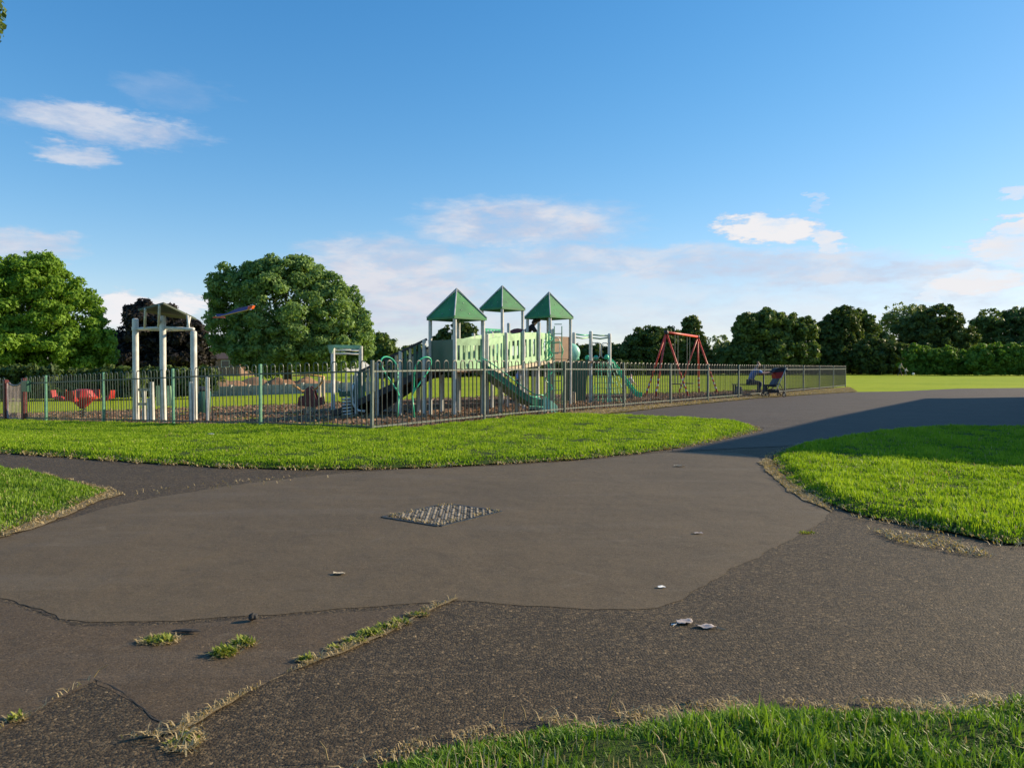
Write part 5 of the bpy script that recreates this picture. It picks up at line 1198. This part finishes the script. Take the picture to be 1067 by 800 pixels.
    return t_
# bench with a seated adult reaching to the pushchair
P_ = gx(778, 29.3); bn = thing('park_bench', P_, 'low dark slatted bench by the railings under the person in blue', 'bench')
for y in (-.14, -.02, .10): MB().box(P_ + Vector((0, y, .43)), (1.1, .09, .035), 0, .006).build('seat_slat', M['iron'], bn)
for x in (-.48, .48):
    MB().beam(P_ + Vector((x, -.14, 0)), P_ + Vector((x, -.14, .41)), .05, .05, (0, 1, 0)).build('leg', M['iron'], bn)
    MB().beam(P_ + Vector((x, .14, 0)), P_ + Vector((x, .12, .41)), .05, .05, (0, 1, 0)).build('leg', M['iron'], bn)
p = gx(770, 28.6); o = blob('bag', (p.x, p.y, p.z + .17), (.17, .13, .20), M['bluegrey'], 'dark rounded bag on the ground left of the seated person', 'bag', 12)
P_ = gx(783, 29.1)
J = dict(pelvis=(-.06, 0, .54), chest=(.10, 0, .92), neck=(.19, 0, 1.08), head=(.25, 0, 1.19),
         lsh=(.14, .17, .98), lel=(.38, .17, .84), lwr=(.60, .10, .88), rsh=(.14, -.17, .98), rel=(.40, -.18, .86), rwr=(.64, -.12, .90),
         lhip=(-.02, .10, .52), lkn=(.36, .13, .50), lan=(.30, .13, .09), lto=(.46, .13, .04), rhip=(-.02, -.1, .52), rkn=(.34, -.13, .50), ran=(.16, -.15, .09), rto=(.31, -.15, .04))
person(P_, 'person in blue shirt sitting by the railings and reaching to the pushchair', J, 'blue', 'navy', 'hair_fair', 1.0, (1, 0), sleeves=.5)
def walkJ(lean=.06, st=.22, arm=.15):
    return dict(pelvis=(0, 0, .93), chest=(lean, 0, 1.30), neck=(lean * 1.3, 0, 1.46), head=(lean * 1.6, 0, 1.58), lsh=(lean, .18, 1.38), lel=(lean - arm, .22, 1.12), lwr=(lean - arm * .3, .2, .90),
                rsh=(lean, -.18, 1.38), rel=(lean + arm * .8, -.22, 1.12), rwr=(lean + arm * 2, -.18, .98), lhip=(0, .1, .88), lkn=(st * .7, .1, .49), lan=(st, .1, .08), lto=(st + .16, .1, .04),
                rhip=(0, -.1, .88), rkn=(-st * .3, -.1, .48), ran=(-st * 1.2, -.1, .12), rto=(-st * 1.2 + .14, -.1, .04))
person(gx(937.5, 100), 'adult in a khaki jacket and dark trousers walking across the far field', walkJ(.12, .28), 'khaki', 'black_cloth', 'hair', 1.0, (1, 0), sleeves=1)
person(gx(943.5, 100), 'small child in white running beside the adult on the far field', walkJ(.10, .25), 'white_cloth', 'bluegrey', 'hair_fair', .62, (1, 0), sleeves=1)
p = gx(951.5, 99); blob('ball', (p.x, p.y, p.z + .26), (.15, .15, .15), M['white_cloth'], 'white ball on the field in front of the running child', 'ball', 30)
person(gx(540, 27), 'child in a blue top standing behind the play tower under the bridge', walkJ(.02, .08), 'blue', 'navy', 'hair', .66, (-.3, -1), sleeves=.5)
person(gx(657, 25), 'child in a white top standing beyond the small slide', walkJ(.02, .08), 'white_cloth', 'bluegrey', 'hair', .53, (-1, -.3), sleeves=.5)
Jc = dict(pelvis=(-.12, 0, .60), chest=(.12, 0, .86), neck=(.22, 0, .98), head=(.32, 0, 1.08), lsh=(.14, .17, .88), lel=(.30, .18, .66), lwr=(.46, .14, .56), rsh=(.14, -.17, .88), rel=(.30, -.18, .66), rwr=(.46, -.14, .56),
          lhip=(-.1, .1, .55), lkn=(.16, .12, .36), lan=(-.02, .12, .07), lto=(.14, .12, .03), rhip=(-.1, -.1, .55), rkn=(.16, -.12, .36), ran=(-.02, -.12, .07), rto=(.14, -.12, .03))
person(Vector((.44, 21.2, 1.50)), 'dark-haired child in dark clothes crouching on the high deck between two tower roofs', Jc, 'black_cloth', 'black_cloth', 'hair', .85, (1, 0), longhair=True, sleeves=1)
